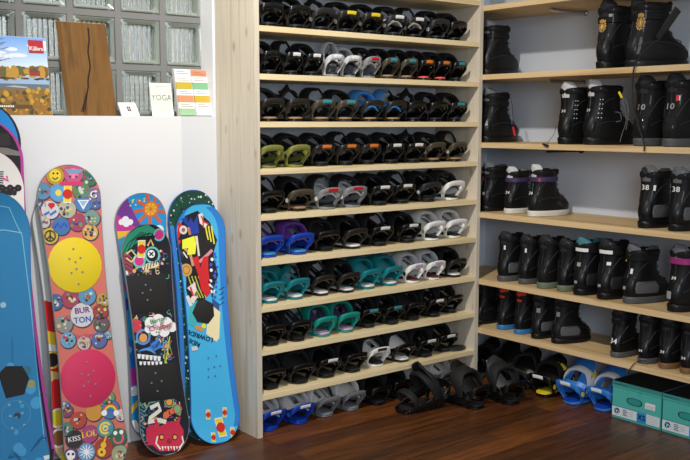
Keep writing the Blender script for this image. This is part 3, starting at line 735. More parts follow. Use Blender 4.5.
# ------------------------------------------------------------------ teal boot boxes
plast('teal_card', (72,170,160), .6, 0); plast('black_card', (26,26,28), .6, 0)
c0, c1 = at(611.3, 416.5, 2, 0), at(660.7, 431, 2, 0); XB = (c0.x+c1.x)/2
def carton(y0, label, xs):
    w = c0.y-c1.y-.003; h = at(612.4, 380, 0, XB).z; d = XW-.004-XB
    r = thing('boot_box', label, 'box', (XB, y0, .0006), 0, 'boot boxes on the floor')
    MB().box(.002, d, -w+.002, -.002, 0, h-.03, bev=.001).build('body', 'teal_card', r, False)
    lid = MB().box(0, d+.001, -w, 0, h-.028, h, bev=.001).build('lid', 'teal_card', r, False)
    MB().box(.001, d, -w+.001, -.001, h, h+.0012).build('lid_top', 'black_card', lid, False)
    fl = Flat(); dk = (30,70,70)
    fl.rect(.004, w-.004, .012, .058, (206,214,218), 1)
    fl.rect(.006, w-.006, .010, .012, (60,150,150), 2)
    fl.text('snowboard boots', .045, h-.012, .010, (24,70,66), 3)
    # handle slot
    for s, col, l in ((1, (22,40,40), 2), (.86, (44,140,134), 3)):
        cx, cy, a, b = w*.47, h*.56, .040*s+.002, .0165*s; P = []
        for i in range(24):
            t = 2*math.pi*i/24; P.append((cx+math.copysign(abs(math.cos(t))**.6, math.cos(t))*a, cy+math.sin(t)*b))
        fl.poly(P, col, l)
    fl.rect(w*.69, w*.89, h*.46, h*.63, (214,218,218), 2)
    for k in range(3): fl.rect(w*.71, w*.87, h*.48+k*.006, h*.48+k*.006+.0015, (120,130,134), 3)
    fl.disc(w*.12, .036, .015, (24,40,60), 3); fl.disc(w*.105, .04, .007, (60,150,200), 4); fl.ring(w*.135, .031, .009, .003, (220,230,235), 5)
    for k in range(4): fl.rect(w*.24, w*(.32 if k % 2 else .34), .022+k*.008, .026+k*.008, (90,100,110), 3)
    for k in range(3): fl.rect(w*.36, w*.45, .026+k*.009, .0275+k*.009, (130,140,150), 3)
    fl.rect(.004, w*.72, .0575, .0595, (30,50,60), 3)
    if xs:
        fl.rect(w*.53, w*.72, .012, .056, (30,130,200), 3); fl.text('XS', w*.625, .034, .036, (14,20,30), 5, bold=.001)
    else:
        fl.rect(w*.53, w*.72, .012, .056, (30,130,200), 3)
    for k in range(5): fl.rect(w*(.74+k*.045), w*(.742+k*.045), .014, .054, (150,156,160), 3)
    for k in range(4): fl.rect(w*.74, w*.96, .018+k*.011, .019+k*.011, (150,156,160), 3)
    fl.build('printed_front', lambda a, b, l: Vector((-.0006-l, -a, b)), r)
carton(c0.y, 'teal boot box with blue XS square on its label', True)
carton(c1.y-.002, 'teal boot box cut off by the right frame edge', False)

# ------------------------------------------------------------------ snowboards leaning on the low wall
class Board:
    def __init__(s, B, Tp, wid, waist=.86, kick=.02, nose=.13, th=.010):
        s.B = Vector(B); v = Vector(Tp)-s.B; s.L = v.length; s.v = v.normalized()
        u = Vector((1, 0, 0)); u = (u-s.v*u.dot(s.v)).normalized(); s.u = u; s.n = u.cross(s.v)   # n faces the viewer
        s.w = wid; s.waist = waist; s.kick = kick; s.nose = nose; s.th = th
        s.shift = Vector((0, 0, 0))
    def hw(s, v):
        e = s.nose; d = min(v, s.L-v)/1.0; t = abs(v-s.L/2)/(s.L/2)
        side = s.w/2*(s.waist+(1-s.waist)*min(1, (t/(1-2*e/s.L*.9)))**2)
        if d < e: side *= max(0, 1-(1-max(0, d)/e)**2.1)**(1/2.05)
        return side
    def h(s, v):
        d = min(v, s.L-v); k = .14*s.L
        return s.kick*((k-d)/k)**2 if d < k else 0
    def pt(s, a, v, off=0): return s.shift+s.B+s.u*a+s.v*v+s.n*(s.h(v)+off)
    def inv(s, px, py):
        d = ray(px, py); o = s.B+s.shift; t = (o-CAM).dot(s.n)/d.dot(s.n); p = CAM+d*t-o
        return p.dot(s.u), p.dot(s.v)
    def mesh(s):
        rings = []; N = 70; K = 8
        vs = [s.L*(.5-.5*math.cos(math.pi*i/N)) for i in range(N+1)]; vs[0] = .0004; vs[-1] = s.L-.0004
        for v in vs:
            w = max(s.hw(v), .003); top = []; bot = []
            for j in range(K+1):
                a = -w+2*w*j/K; top.append(s.pt(a, v, 0)); bot.append(s.pt(a*.994, v, -s.th))
            rings.append(top+bot[::-1])
        return rings
    def make(s, label, edge='edge_grey', base=(40,110,200), group='snowboards leaning on the low wall'):
        # rest on the floor
        zmin = min(p.z for r in s.mesh() for p in r); s.shift = Vector((0, 0, .001-zmin))
        r = thing('snowboard', label, 'snowboard', s.B, 0, group); s.root = r
        mb = MB().loft([[p-s.B for p in q] for q in s.mesh()]); mb.build('board_core', edge, r)
        s.fl = Flat(.00035)
        # whole top sheet
        N = 60; P = [(s.hw(s.L*(.5-.5*math.cos(math.pi*i/N)))-.003, s.L*(.5-.5*math.cos(math.pi*i/N))) for i in range(1, N)]
        s.outline = P
        s.fl.raw([(-.0, .004)]+P+[(0, s.L-.004)]+[(-a, b) for a, b in reversed(P)], [], base, 1)
        n = len(P); o = 1
        fc = [(0, 1, 2*n+1)]+[(i, i+1, 2*n+1-i, 2*n+2-i) for i in range(1, n)]+[(n, n+1, n+2)]
        for q in fc: s.fl.f.append(q); s.fl.c.append(rgb(*base))
        return s
    def clamp(s, a, b):
        b = min(max(b, .005), s.L-.005); w = max(s.hw(b)-.0032, .0005); return max(-w, min(w, a)), b
    def done(s):
        cuts = []; k = 0
        while k < s.L:
            cuts.append((Vector((0, k, 0)), Vector((0, 1, 0)))); k += .016 if (k < .17 or k > s.L-.17) else .05
        for q in (-.09, -.05, 0, .05, .09): cuts.append((Vector((q, 0, 0)), Vector((1, 0, 0))))
        s.fl.build('top_sheet', lambda a, b, l: s.pt(a, b, l+.0004)-s.B, s.root, cuts, s.clamp)
    # drawing in photograph coordinates on the board's own plane
    def P(s, pts): return [s.inv(*p) for p in pts]
    def sc(s, px, py):      # metres per pixel
        a = s.inv(px, py); b = s.inv(px, py-5); return math.hypot(a[0]-b[0], a[1]-b[1])/5
    def disc(s, px, py, r, col, l=2, **k): a, b = s.inv(px, py); s.fl.disc(a, b, r*s.sc(px, py), col, l, **k)
    def poly(s, pts, col, l=2): s.fl.poly(s.P(pts), col, l)
    def line(s, pts, w, col, l=3): s.fl.line(s.P(pts), w*s.sc(*pts[0]), col, l)
    def ring(s, px, py, r, w, col, l=3, **k):
        a, b = s.inv(px, py); q = s.sc(px, py); s.fl.ring(a, b, r*q, w*q, col, l, **k)
    def text(s, t, px, py, size, col, l=5, rot=0, sx=1, bold=0):
        a, b = s.inv(px, py); s.fl.text(t, a, b, size*s.sc(px, py), col, l, rot, bold, sx)
    def screws(s, pts, r=1.2, l=9):
        for x, y in pts: s.disc(x, y, r, (176,170,160), l, n=10); s.disc(x, y, r*.5, (90,80,74), l+1, n=8)
    def pad(s, px, py, r, m, name='stomp_pad', n=40, thick=.004, wob=.012, ry=None, rot=0, pts=None):
        """a raised rubber pad on the top sheet"""
        mb = MB(); q = s.sc(px, py)
        c = s.inv(px, py)
        if pts: P = [(a-c[0], b-c[1]) for a, b in s.P(pts)]
        else:
            P = [(r*q*(1+wob*math.cos(24*math.pi*2*i/n))*math.cos(2*math.pi*i/n), r*q*math.sin(2*math.pi*i/n)) for i in range(n)]
        lim = lambda a, b: s.clamp(a, b)
        rs = []
        for z, k in ((.0004, 1), (thick*.8, 1), (thick, .985)):
            rr = []
            for a, b in P:
                x, y = lim(c[0]+a*k, c[1]+b*k); rr.append(s.pt(x, y, z)-s.B)
            rs.append(rr)
        mb.loft(rs); return mb.build(name, m, s.root)
mat('edge_grey', (150,152,156), .4, .6); plast('edge_blue', (40,96,170), .35); plast('edge_magenta', (170,50,140), .35)
plast('pad_yellow', (222,196,24), .6, 0); plast('pad_pink', (202,44,88), .6, 0); plast('pad_black', (30,29,29), .8, 0); plast('knob_red', (206,36,26), .5, 0)
YW = D-.008                       # face of the low wall
def lean2(topx, topy, y0, wid, dx=0, **k):
    """one of a stack of parallel boards: its plane is Y = y0 + .16 Z"""
    d = ray(topx, topy); t = (y0+.16*CAM.z-CAM.y)/(d.y-.16*d.z); Tp = CAM+d*t
    return Board((Tp.x+dx, y0, 0), Tp, wid, **k)
def lean(topx, topy, botx, boty, wid, gap=.012, **k):
    Tp = at(topx, topy, 1, YW-gap); B = at(botx, boty, 2, 0); return Board(B, Tp, wid, **k)

# -- red knob screwed through a yellow tag
def knob(b, px, py, r, ang=0, long_=True):
    q = lambda dx, dy: (px+dx*math.cos(ang)-dy*math.sin(ang), py+dx*math.sin(ang)+dy*math.cos(ang))
    k = r*1.05
    b.poly([q(-k*.8, -k*1.9), q(k*.8, -k*1.9), q(k*.8, k*1.9), q(-k*.8, k*1.9)], (230,226,214), 6)
    b.poly([q(-k*.66, -k*1.65), q(k*.66, -k*1.65), q(k*.66, -k*.9), q(-k*.66, -k*.9)], (226,206,40), 7)
    b.poly([q(-k*.66, k*.9), q(k*.66, k*.9), q(k*.66, k*1.65), q(-k*.66, k*1.65)], (226,206,40), 7)
    b.pad(px, py, r, 'knob_red', 'red_knob', 48, .006, .06)

# -- board with printed badges
f = lean(66, 165, 100, 476, .266, gap=.034, nose=.14).make('pink snowboard covered in round badges with yellow and pink pads', base=(206,112,98))
def dull(c, k=.22): return tuple(int(v*(1-k)+q*k) for v, q in zip(c, (104, 92, 90)))
def badge(px, py, r, col, rim=(70,60,70)):
    col = dull(col)
    f.disc(px+.5, py+.7, r+.8, rim, 2.2); f.disc(px, py, r, col, 3)
badges = [(54,176,9,(206,170,40)),(72,174,10,(222,90,140)),(89,178,8,(60,120,90)),(42,191,8.5,(90,150,200)),(58,193,9,(110,170,210)),(81,191,9,(80,150,90)),(93,196,8,(130,110,170)),
 (38,204,5,(60,80,130)),(50,210,9,(232,230,232)),(67,209,9,(200,196,170)),(83,203,9,(70,130,200)),(95,203,6,(70,100,190)),(44,222,6,(214,210,206)),(61,226,9,(60,120,190)),(77,222,9,(176,60,100)),(92,218,8,(120,160,150)),
 (50,236,8,(226,200,60)),(90,232,8,(240,190,90)),(55,302,8,(60,100,170)),(70,299,9,(176,60,90)),(87,296,9,(90,160,200)),(103,300,7,(200,170,70)),(82,315,12,(236,234,234)),(100,312,8,(170,60,60)),(64,324,9,(150,150,150)),(101,324,8,(90,90,90)),(68,340,8,(110,180,220)),(99,340,8,(80,110,180)),(108,335,4,(120,180,190)),
 (84,343,7,(220,206,190)),(67,411,6,(150,60,100)),(64,407,6,(90,130,190)),(78,420,8.5,(206,66,44)),(94,412,9,(232,160,50)),(110,409,9.5,(60,130,190)),(121,415,6,(236,220,220)),(66,429,7,(60,150,110)),(89,434,9,(190,60,120)),(105,428,9,(80,160,180)),(118,437,9,(44,110,70)),(74,439,9,(40,34,36)),(103,448,10,(176,56,36)),(86,452,9,(110,170,220)),(70,456,8,(90,60,120)),(119,454,9,(170,180,130)),(108,398,7,(110,170,110))]
for i, (x, y, r, c) in enumerate(badges):
    badge(x, y, r, c)
    random.seed(i)
    if (x, y) in ((82,315), (74,439), (89,434), (50,210), (61,226), (83,203), (54,176), (72,174), (110,409), (50,236), (94,412), (86,452), (103,448), (118,437), (70,456), (58,193)): continue
    for k in range(12):
        a = random.uniform(0, 6.28); d = random.uniform(0, .72)*r
        f.disc(x+d*math.cos(a), y+d*math.sin(a), r*random.uniform(.10, .22), dull(random.choice([(240,220,120),(236,236,230),(200,60,80),(60,90,160),(90,170,110),(40,40,50)])), 4+k*.1, n=10)
f.text('BUR', 82, 310.5, 8.4, (120,60,150), 6, sx=1.0, bold=.0010); f.text('TON', 82.5, 320, 8.4, (60,110,190), 6, bold=.0010)
f.text('chicklet', 84, 336, 6.5, (176,60,120), 6); f.text('115', 87, 344, 6.0, (176,60,120), 6)
f.text('KISS', 74, 439, 7.5, (236,232,232), 6, bold=.0006); f.text('LOL', 89, 434, 9, (240,214,70), 6, bold=.0009)
f.text('I', 45, 205, 6, (30,30,40), 6); f.disc(50, 205, 2.2, (200,30,50), 6); f.disc(52.6, 205, 2.2, (200,30,50), 6); f.poly([(48.2,206),(54.4,206),(51.2,209.5)], (200,30,50), 6); f.line([(44,215),(49,212),(50,215),(56,211)], 2.4, (60,110,190), 6)
f.line([(54,228),(58,223),(60,228),(64,223),(67,227)], 2.2, (40,80,190), 6); f.text('G', 93, 195, 10, (236,236,240), 6, bold=.001)
f.poly([(77,200),(89,200),(83,210)], (226,232,238), 6); f.poly([(79,201),(87,201),(83,207)], (150,180,210), 7)
f.disc(54,176,6,(236,206,60),5); f.disc(52,174,1,(40,30,30),6); f.disc(56,174,1,(40,30,30),6); f.line([(51,178),(54,180),(57,178)],1.2,(40,30,30),6)
for dx in (-3, 3): f.disc(72+dx, 177, 1.2, (120,40,80), 6)
f.disc(72, 174, 5, (240,130,170), 5); f.poly([(63,170),(82,170),(79,174),(66,174)], (120,160,190), 7)
f.line([(59,184),(82,184)], 4, (206,60,110), 7)
for k in range(7):
    a = k*2*math.pi/7; f.disc(58+5*math.cos(a), 193+5*math.sin(a), 3, (90,160,214), 5, n=10)
f.disc(58, 193, 3.2, (236,210,70), 6)
f.ring(50, 236, 6, 1.6, (90,70,60), 6); f.line([(50,230),(50,242)], 1.6, (90,70,60), 6); f.line([(50,236),(46,240)], 1.6, (90,70,60), 6); f.line([(50,236),(54,240)], 1.6, (90,70,60), 6)
for k, c in enumerate([(206,50,50),(236,150,50),(240,220,70),(80,170,90),(60,110,200),(120,70,160)]): f.ring(110, 412, 8.5-k*1.1, 1.1, c, 6, a0=0, a1=180)
f.disc(104, 413, 3, (240,240,240), 7); f.disc(116, 413, 3, (240,240,240), 7)
f.ring(105, 428, 6.5, 2.4, (236,206,90), 6, a0=20, a1=300); f.ring(105, 428, 3.2, 1.6, (240,220,120), 6)
for k in range(6):
    a = k*math.pi/6; f.line([(86-7*math.cos(a), 452-7*math.sin(a)), (86+7*math.cos(a), 452+7*math.sin(a))], 1.0, (236,240,246), 6+k*.02)
f.disc(101, 452, 4.4, (232,190,50), 6); f.disc(103, 445, 3, (232,190,50), 6); f.line([(103,444),(106,436)], 1.8, (232,190,50), 6); f.disc(101, 452, 1.4, (110,50,30), 7)
f.ring(118, 438, 6, 2, (226,90,120), 6, a0=160, a1=400); f.disc(115, 433, 2.2, (240,240,240), 7); f.disc(121, 432, 2.2, (240,240,240), 7)
f.disc(70, 455, 5, (238,236,234), 6); f.disc(68, 454, 1.4, (30,30,36), 7); f.disc(72.5, 454, 1.4, (30,30,36), 7)
f.pad(75, 265, 27.5, 'pad_yellow', n=96, wob=.008); f.pad(88, 378, 29, 'pad_pink', n=96, wob=.006)
def sc_screws(b, pts):
    for x, y in pts:
        a, v = b.inv(x, y); c = b.pt(a, v, .004)-b.B; MB().tube([c, c+b.n*.0022], .0042, 10).build('screw', 'edge_grey', b.root)
sc_screws(f, [(73,249),(69,259),(80,258),(75,262),(76,269),(71,273),(82,272),(78,284)])
sc_screws(f, [(86,362),(81,374),(93,371),(88,375),(88,382),(83,386),(95,384),(90,396)])
knob(f, 67, 194, 4.6)
f.done()
# -- board behind it: pale upper half, red and yellow lower half
e = lean(62, 190, 88, 466, .272, gap=.008).make('white, red and yellow snowboard behind the badge board', edge='edge_grey', base=(206,210,206))
e.poly([(30,302),(130,302),(140,520),(40,520)], (206,30,30), 2)
e.poly([(40,332),(60,332),(60,345),(42,345)], (240,200,50), 3); e.poly([(41,345),(60,345),(60,352),(42,352)], (236,236,230), 3)
e.disc(52,360,7,(30,26,26),4); e.ring(52,360,9,2,(230,190,60),5); e.poly([(45,372),(60,372),(60,390),(46,390)],(214,180,110),4); e.disc(56,385,6,(206,30,30),5)
e.disc(58,418,8,(230,206,40),4); e.ring(58,418,10,2,(240,236,220),5); e.disc(59,438,8,(150,100,60),4); e.ring(59,438,10,2.4,(240,236,226),5); e.poly([(54,446),(70,446),(72,456),(56,456)],(214,190,140),4); e.disc(62,460,6,(240,210,40),4)
e.done()
# -- dark monster-art board
g = lean(144, 224, 168, 454, .231, gap=.060, nose=.13).make('black snowboard with cartoon skull art and two square black pads', edge='edge_grey', base=(26,26,36))
sk = (74,170,190)
g.poly([(119,252),(123,238),(135,228),(146,225),(154,230),(150,236),(140,240),(128,250),(120,262)], (40,140,110), 3)
for k in range(6): g.line([(121+k*4.5,258-k*3),(128+k*4,243-k*2),(140+k*2.4,232+k*.5)], 1.0, (18,60,52), 4+k*.05)
g.line([(136,239),(154,237)], 3.4, (16,16,20), 6)
g.disc(158,235,5,(196,44,120),5); g.ring(158,235,6.4,1.6,(90,180,180),6)
g.disc(152,255,7,(20,20,26),5); g.ring(152,255,8.5,2,(110,190,190),6); g.disc(151,254,4,(238,240,240),7); g.line([(149,252),(153,256)],1.4,(20,20,24),8); g.line([(153,252),(149,256)],1.4,(20,20,24),8)
g.disc(139,261,5,(208,50,130),5); g.ring(139,261,7,2,(110,190,190),6); g.line([(126,254),(131,250),(136,256),(131,262),(126,258)],1.8,(226,200,140),6); g.line([(147,246),(150,240),(153,246)],1.8,(226,180,110),6)
g.poly([(119,256),(128,252),(133,262),(132,274),(121,276)], (150,70,80), 4)
for k in range(4): g.line([(120,258+k*4),(126,256+k*4),(132,260+k*4)], .9, (60,24,36), 5)
g.line([(143,270),(148,266),(154,265),(158,263)], 6, (226,206,170), 6)
for k in range(5): g.line([(144+k*3,271-k*1.6),(145+k*3,265-k*1.4)], .9, (30,24,30), 7)
g.disc(134,271,2,(230,170,90),6); g.disc(126,273,2.2,(226,220,214),6)
random.seed(5)
for k in range(22): g.disc(random.uniform(120,164), random.uniform(256,276), random.uniform(.8,2.2), random.choice([(60,140,170),(40,60,120),(190,80,60),(90,170,140),(220,190,120)]), 3.2+k*.02, n=8)
def doodle(b, x0, x1, y0, y1, n, pal, seed):
    rnd = random.Random(seed)
    for k in range(n):
        x, y = rnd.uniform(x0, x1), rnd.uniform(y0, y1); c = rnd.choice(pal); q = rnd.random()
        x += (y-y0)*.08
        if q < .35: b.ring(x, y, rnd.uniform(1.4, 3.2), .8, c, 2.4+k*.012, a0=rnd.uniform(0, 180), a1=rnd.uniform(220, 420))
        elif q < .75:
            a = rnd.uniform(0, 6.3); d = rnd.uniform(2, 5); b.line([(x, y), (x+d*math.cos(a)*.5+1, y+d*math.sin(a)*.5), (x+d*math.cos(a), y+d*math.sin(a))], rnd.uniform(.6, 1.4), c, 2.4+k*.012)
        else: b.disc(x, y, rnd.uniform(.7, 1.8), c, 2.4+k*.012, n=8)
DP = [(70,140,170),(90,170,120),(200,60,80),(226,206,170),(220,150,80),(110,80,160),(60,90,140),(180,190,90)]
doodle(g, 119, 166, 250, 277, 60, DP, 1); doodle(g, 127, 170, 312, 370, 90, DP, 2); doodle(g, 137, 178, 398, 448, 90, DP, 3)
# middle art
g.disc(135,325,6.5,(214,70,74),3); g.poly([(127,331),(131,320),(141,322),(142,334)],(206,64,70),3.1)
for x, y, r in ((150,323,6),(158,321,7),(166,324,7),(172,327,5),(155,330,6),(164,331,6),(148,329,4)): g.disc(x, y, r, (240,238,238), 6)
g.text('Burton', 158, 320, 6.5, (60,150,60), 8, bold=.0008, rot=R(8)); g.text('Chopper', 160, 327, 7, (206,40,60), 8, bold=.0008, rot=R(4)); g.text('96', 157, 332.5, 4, (80,120,80), 8)
g.ring(143,337,8,2.2,(86,150,220),5); g.disc(143,338,4.4,(226,160,90),6); g.ring(166,346,4.6,1.6,(86,150,220),5); g.disc(166,346,2.2,(226,160,90),6)
g.line([(135,354),(146,350),(156,346),(160,342)],4,(70,130,210),4); g.poly([(150,345),(158,338),(162,347),(154,351)],(70,130,210),4)
g.ring(146,361,13,2.6,(86,150,220),5,a0=-10,a1=190); g.poly([(134,352),(146,350),(158,354),(163,364),(150,364),(137,367)],(20,20,26),5)
for k in range(6): g.poly([(137+k*4,354+k*.4),(140.5+k*4,354+k*.5),(140+k*4,358.6+k*.5),(137.6+k*4,358.5+k*.5)],(238,238,236),7); g.poly([(139+k*4,361.5),(142+k*4,361.5),(141.5+k*4,365),(139.5+k*4,365)],(238,238,236),7)
for k in range(12): g.line([(random.uniform(164,172),random.uniform(330,368))]*1+[(random.uniform(164,173),random.uniform(330,368))], 1, random.choice([(90,170,90),(206,60,60),(220,210,90)]), 5+k*.02)
for k in range(4): g.disc(139+k*7, 370, 2.6, (190,50,50), 6)
# lower art
g.line([(150,408),(158,404),(160,410),(150,418),(148,422),(158,420),(166,422)], 4.4, (226,224,206), 5)
g.line([(144,412),(150,402),(160,400)], 1.6, (90,150,170), 5); g.disc(169,402,3.4,(236,150,80),6); g.ring(169,402,5.5,1.2,(120,180,100),6)
g.disc(166,415,3.6,(226,110,70),5); g.disc(172,411,3,(226,110,70),5); g.poly([(174,402),(182,408),(180,416),(172,412)],(120,180,120),4); g.ring(177,409,5,1.2,(200,60,90),6)
for k in range(9): g.line([(139+random.uniform(-3,3),405+k*4),(144+random.uniform(-2,2),408+k*4)], 1.6, (70,140,160), 4+k*.02)
g.poly([(146,440),(146,428),(152,424),(158,427),(164,424),(170,421),(178,421),(183,430),(182,443),(174,450),(158,451)], (200,40,72), 5)
for x in (158, 177): g.line([(x,428),(x-3,419)] if x == 158 else [(x,426),(x+2,417)], 3.4, (206,44,76), 6)
for x, y in ((161,437),(174,437)): g.disc(x,y,3,(24,18,24),7); g.disc(x,y,2,(236,170,80),8)
g.disc(168,441,2.6,(150,24,56),7); g.line([(157,436),(155,443),(159,449)],1.6,(236,232,210),8); g.line([(181,436),(182,442),(178,447)],1.6,(236,232,210),8)
for k in range(7): g.poly([(160+k*2.8,446),(162+k*2.8,446),(161+k*2.8,451-(k%2)*2)],(240,236,220),9)
for k in range(4): g.poly([(146-k,436+k*3),(151,432+k*3),(151,436+k*3)],(200,40,72),6)
g.pad(145, 292, 0, 'pad_black', 'square_pad', pts=[(123.5,276),(165.5,274),(168,311),(128,314)], thick=.003)
g.pad(156, 384, 0, 'pad_black', 'square_pad', pts=[(135,368),(174,362),(181,398),(141,403)], thick=.003)
sc_screws(g, [(145,285),(150,290),(142,293),(147,300)]); sc_screws(g, [(155,373),(151,383),(161,381),(157,391)])
knob(g, 141, 249, 4.4)
g.done()
# -- bright sky board behind it
h = lean(139, 193, 158, 440, .240, gap=.016, nose=.13).make('bright blue snowboard with clouds and suns behind the skull board', edge='edge_grey', base=(40,150,214))
h.poly([(110,215),(124,196),(142,228),(112,240)], (120,60,150), 2.2); h.poly([(112,212),(140,230),(112,232)], (200,60,150), 2.6)
h.poly([(112,232),(140,230),(112,244)], (236,190,60), 2.8); h.poly([(112,240),(140,232),(112,262)], (60,150,200), 3)
for k in range(9):
    a = k*2*math.pi/9+.2; h.line([(150+6*math.cos(a),209+6*math.sin(a)),(150+17*math.cos(a),209+17*math.sin(a))], 3.4, (214,100,60), 3.2+k*.02)
h.disc(150,209,8,(214,120,50),4); h.disc(150,209,6.4,(240,180,60),5); h.disc(150,209,2,(214,120,50),6)
for k in range(8):
    a = k*2*math.pi/8; h.line([(150+2.4*math.cos(a),209+2.4*math.sin(a)),(150+6*math.cos(a),209+6*math.sin(a))], .9, (214,120,50), 6+k*.02)
for k in range(8): h.disc(128+random.uniform(-2,16),202+random.uniform(-5,5),.9,(240,230,140),4,n=8)
for x, y, r in ((121,222,3),(125,220,4),(130,222,3),(126,223,4)): h.disc(x, y, r, (240,240,244), 5)
h.disc(159,230,5,(236,240,244),5)
h.poly([(118,340),(135,340),(135,378),(120,378)], (34,110,200), 3); h.disc(128,350,4,(110,190,230),4); h.disc(124,366,3,(60,170,220),4)
h.poly([(118,372),(138,366),(138,384),(120,388)], (190,50,160), 4); h.poly([(119,300),(128,298),(128,310),(119,312)],(60,60,150),3); h.poly([(117,318),(127,312),(127,320),(118,326)], (90,190,170), 4)
h.poly([(120,284),(128,282),(128,290),(120,292)], (190,60,140), 4)
for x, y, r in ((129,393,4),(134,391,5),(126,396,3),(128,428,4),(133,425,5),(137,428,4)): h.disc(x, y, r, (242,244,246), 6)
h.poly([(122,412),(140,398),(140,404),(124,420)], (230,200,90), 5); h.disc(148,444,7,(236,170,70),5); h.ring(148,444,12,4,(214,100,60),5)
h.line([(134,432),(142,438),(138,446)], 4, (214,110,70), 6)
h.done()
# -- light blue board with upside-down lettering
i_ = lean(199, 204, 218, 443, .246, gap=.042, nose=.13).make('light blue snowboard with collage art, black pad and upside-down lettering', edge='edge_blue', base=(66,176,226))
V_ = []
for k in range(41):
    v = .06+(i_.L-.075)*k/40; w_ = i_.hw(v); V_ += [(w_, v), (max(0, w_-.026-.012*k/40), v)]
i_.fl.raw(V_, [(2*k, 2*k+2, 2*k+3, 2*k+1) for k in range(40)], (40,124,206), 2.4)
i_.poly([(170,214),(174,225),(181,222),(186,208),(198,201),(211,205),(219,216),(228,200),(190,190),(168,205)], (44,132,214), 2.2)
i_.poly([(184,216),(196,211),(209,222),(217,240),(213,254),(218,275),(213,290),(204,300),(190,305),(186,290),(186,270),(178,262),(177,240),(174,238)], (24,24,30), 3)
i_.line([(176,222),(180,226),(178,234),(175,240),(180,243)], 4.6, (204,40,40), 4)
i_.poly([(180,219),(186,217),(187,223),(190,218),(193,223),(196,215),(199,233),(191,235),(189,228)], (34,60,160), 5)
i_.disc(183,230,4.4,(214,206,196),5); i_.disc(183,230,2,(150,90,80),6); i_.line([(188,227),(190,235)],3,(190,120,90),5)
i_.line([(199,214),(201,222),(206,226)], 5, (232,220,216), 5); i_.line([(200,216),(203,222),(208,224)], 1.6, (206,40,50), 6); i_.line([(203,228),(202,220)], 1.4, (206,40,50), 6)
for k in range(3): i_.line([(205+k*3,226),(208+k*3,240+k*2)], 1.6, (226,216,60), 5+k*.05)
i_.poly([(182,240),(194,236),(196,244),(195,254),(187,255),(188,248),(182,249)], (232,236,60), 6); i_.line([(196,236),(198,246),(199,256)], 3, (222,216,196), 5)
i_.poly([(197,234),(205,240),(207,238),(210,250),(204,250),(200,258)], (30,26,28), 6)
i_.disc(180,255,4.6,(70,60,54),5); i_.disc(181,257,2.4,(40,34,30),6); i_.line([(184,248),(190,254),(193,266)],3,(200,150,120),5); i_.line([(183,252),(187,258)],1.4,(236,232,226),6)
i_.line([(199,262),(206,256),(212,250)],3.2,(214,140,150),5)
i_.poly([(192,258),(198,256),(200,268),(203,257),(208,256),(208,270),(211,292),(206,297),(201,290),(198,275)],(206,34,40),6)
i_.disc(186,270,6.4,(206,156,80),7); i_.ring(186,270,4.2,.8,(150,104,50),8)
for k in range(4): i_.line([(188+k*3.4,276),(192+k*3.4,288),(198+k*2.6,298)], 1.2, (190,190,70), 5+k*.05)
for k in range(9): i_.disc(211+random.uniform(-1,4), 254+k*5.4, 1.8, (236,236,240) if k % 2 else (60,90,200), 6, n=9); i_.disc(214+random.uniform(0,3), 257+k*5, 1.5, (60,90,200), 6.2, n=8)
for k in range(5): i_.line([(208+k,281+k*3),(212,285+k*3)], 2, (236,236,236) if k % 2 else (24,24,28), 6.4+k*.05)
i_.line([(189,290),(193,284),(195,296),(191,302)], 6, (228,216,212), 6); i_.line([(190,287),(193,296)], 2, (206,44,54), 7); i_.line([(187,296),(191,306)], 3.6, (228,216,212), 6); i_.line([(195,296),(197,292)],3,(130,140,50),6)
i_.disc(198,313,9,(30,150,160),5); i_.poly([(190,306),(197,300),(196,328),(188,324)], (60,176,180), 5.4)
i_.poly([(211,305),(220,312),(219,338),(216,342),(206,334),(207,322)], (234,222,176), 6); i_.disc(203.5,326,2.6,(226,220,40),8); i_.poly([(194,326),(200,326),(204,332),(196,330)], (206,140,70), 6)
for k in range(4): i_.line([(176,278+k*4),(182,279+k*3)], .8, (20,50,70), 5); i_.line([(219,290+k*5),(224,287+k*5)], .8, (20,50,70), 5)
i_.poly([(212,298),(219,304),(219,311),(212,308)],(40,80,150),5)
i_.text('LOWRIDE', 200, 336, 6.8, (16,20,30), 8, rot=R(158), bold=.0009); i_.text('RIDE', 194, 342.5, 6.6, (16,20,30), 8, rot=R(152), bold=.0010)
i_.poly([(191,347),(197,346),(197.6,350),(192,351)], (206,204,196), 8)
for x, y in ((208,358),(216,356),(208,369),(214,367),(220,366),(208,377),(215,376)): i_.disc(x,y,1.0,(60,110,150),8,n=8)
i_.pad(203, 312, 0, 'pad_black', 'octagon_pad', pts=[(196,303),(204,299),(213,304),(214,316),(208,324),(197,322),(192,313)], thick=.003)
for (x, y, r) in ((207.8,414.6,2.5),(224.3,412.3,2.5),(211.7,437.0,2.4),(231,432,2.5)): knob(i_, x, y, r)
knob(i_, 219.6, 427, 4.8, ang=-.2)
i_.done()
# -- dark green patterned board behind it
j_ = lean(191, 190, 207, 440, .242, gap=.013, nose=.13).make('dark green patterned snowboard with blue rim behind the light blue board', edge='edge_blue', base=(24,70,56))
random.seed(11)
for k in range(700):
    b_ = random.uniform(.01, j_.L-.01); a_ = random.uniform(-1, 1)*j_.hw(b_)
    j_.fl.disc(a_, b_, random.uniform(.002, .006), random.choice([(14,24,22),(18,30,28),(214,222,214),(206,216,206),(60,130,100),(30,60,44)]), 3+k*.001, n=random.choice([4, 6, 8]), rot=random.uniform(0, 3))
N_ = 40; V_ = []
for k in range(N_+1):
    b_ = .05+(j_.L*.86-.05)*k/N_; V_ += [(-j_.hw(b_), b_), (-j_.hw(b_)+.022, b_)]
j_.fl.raw(V_, [(2*k, 2*k+1, 2*k+3, 2*k+2) for k in range(N_)], (56,130,206), 5)
j_.done()
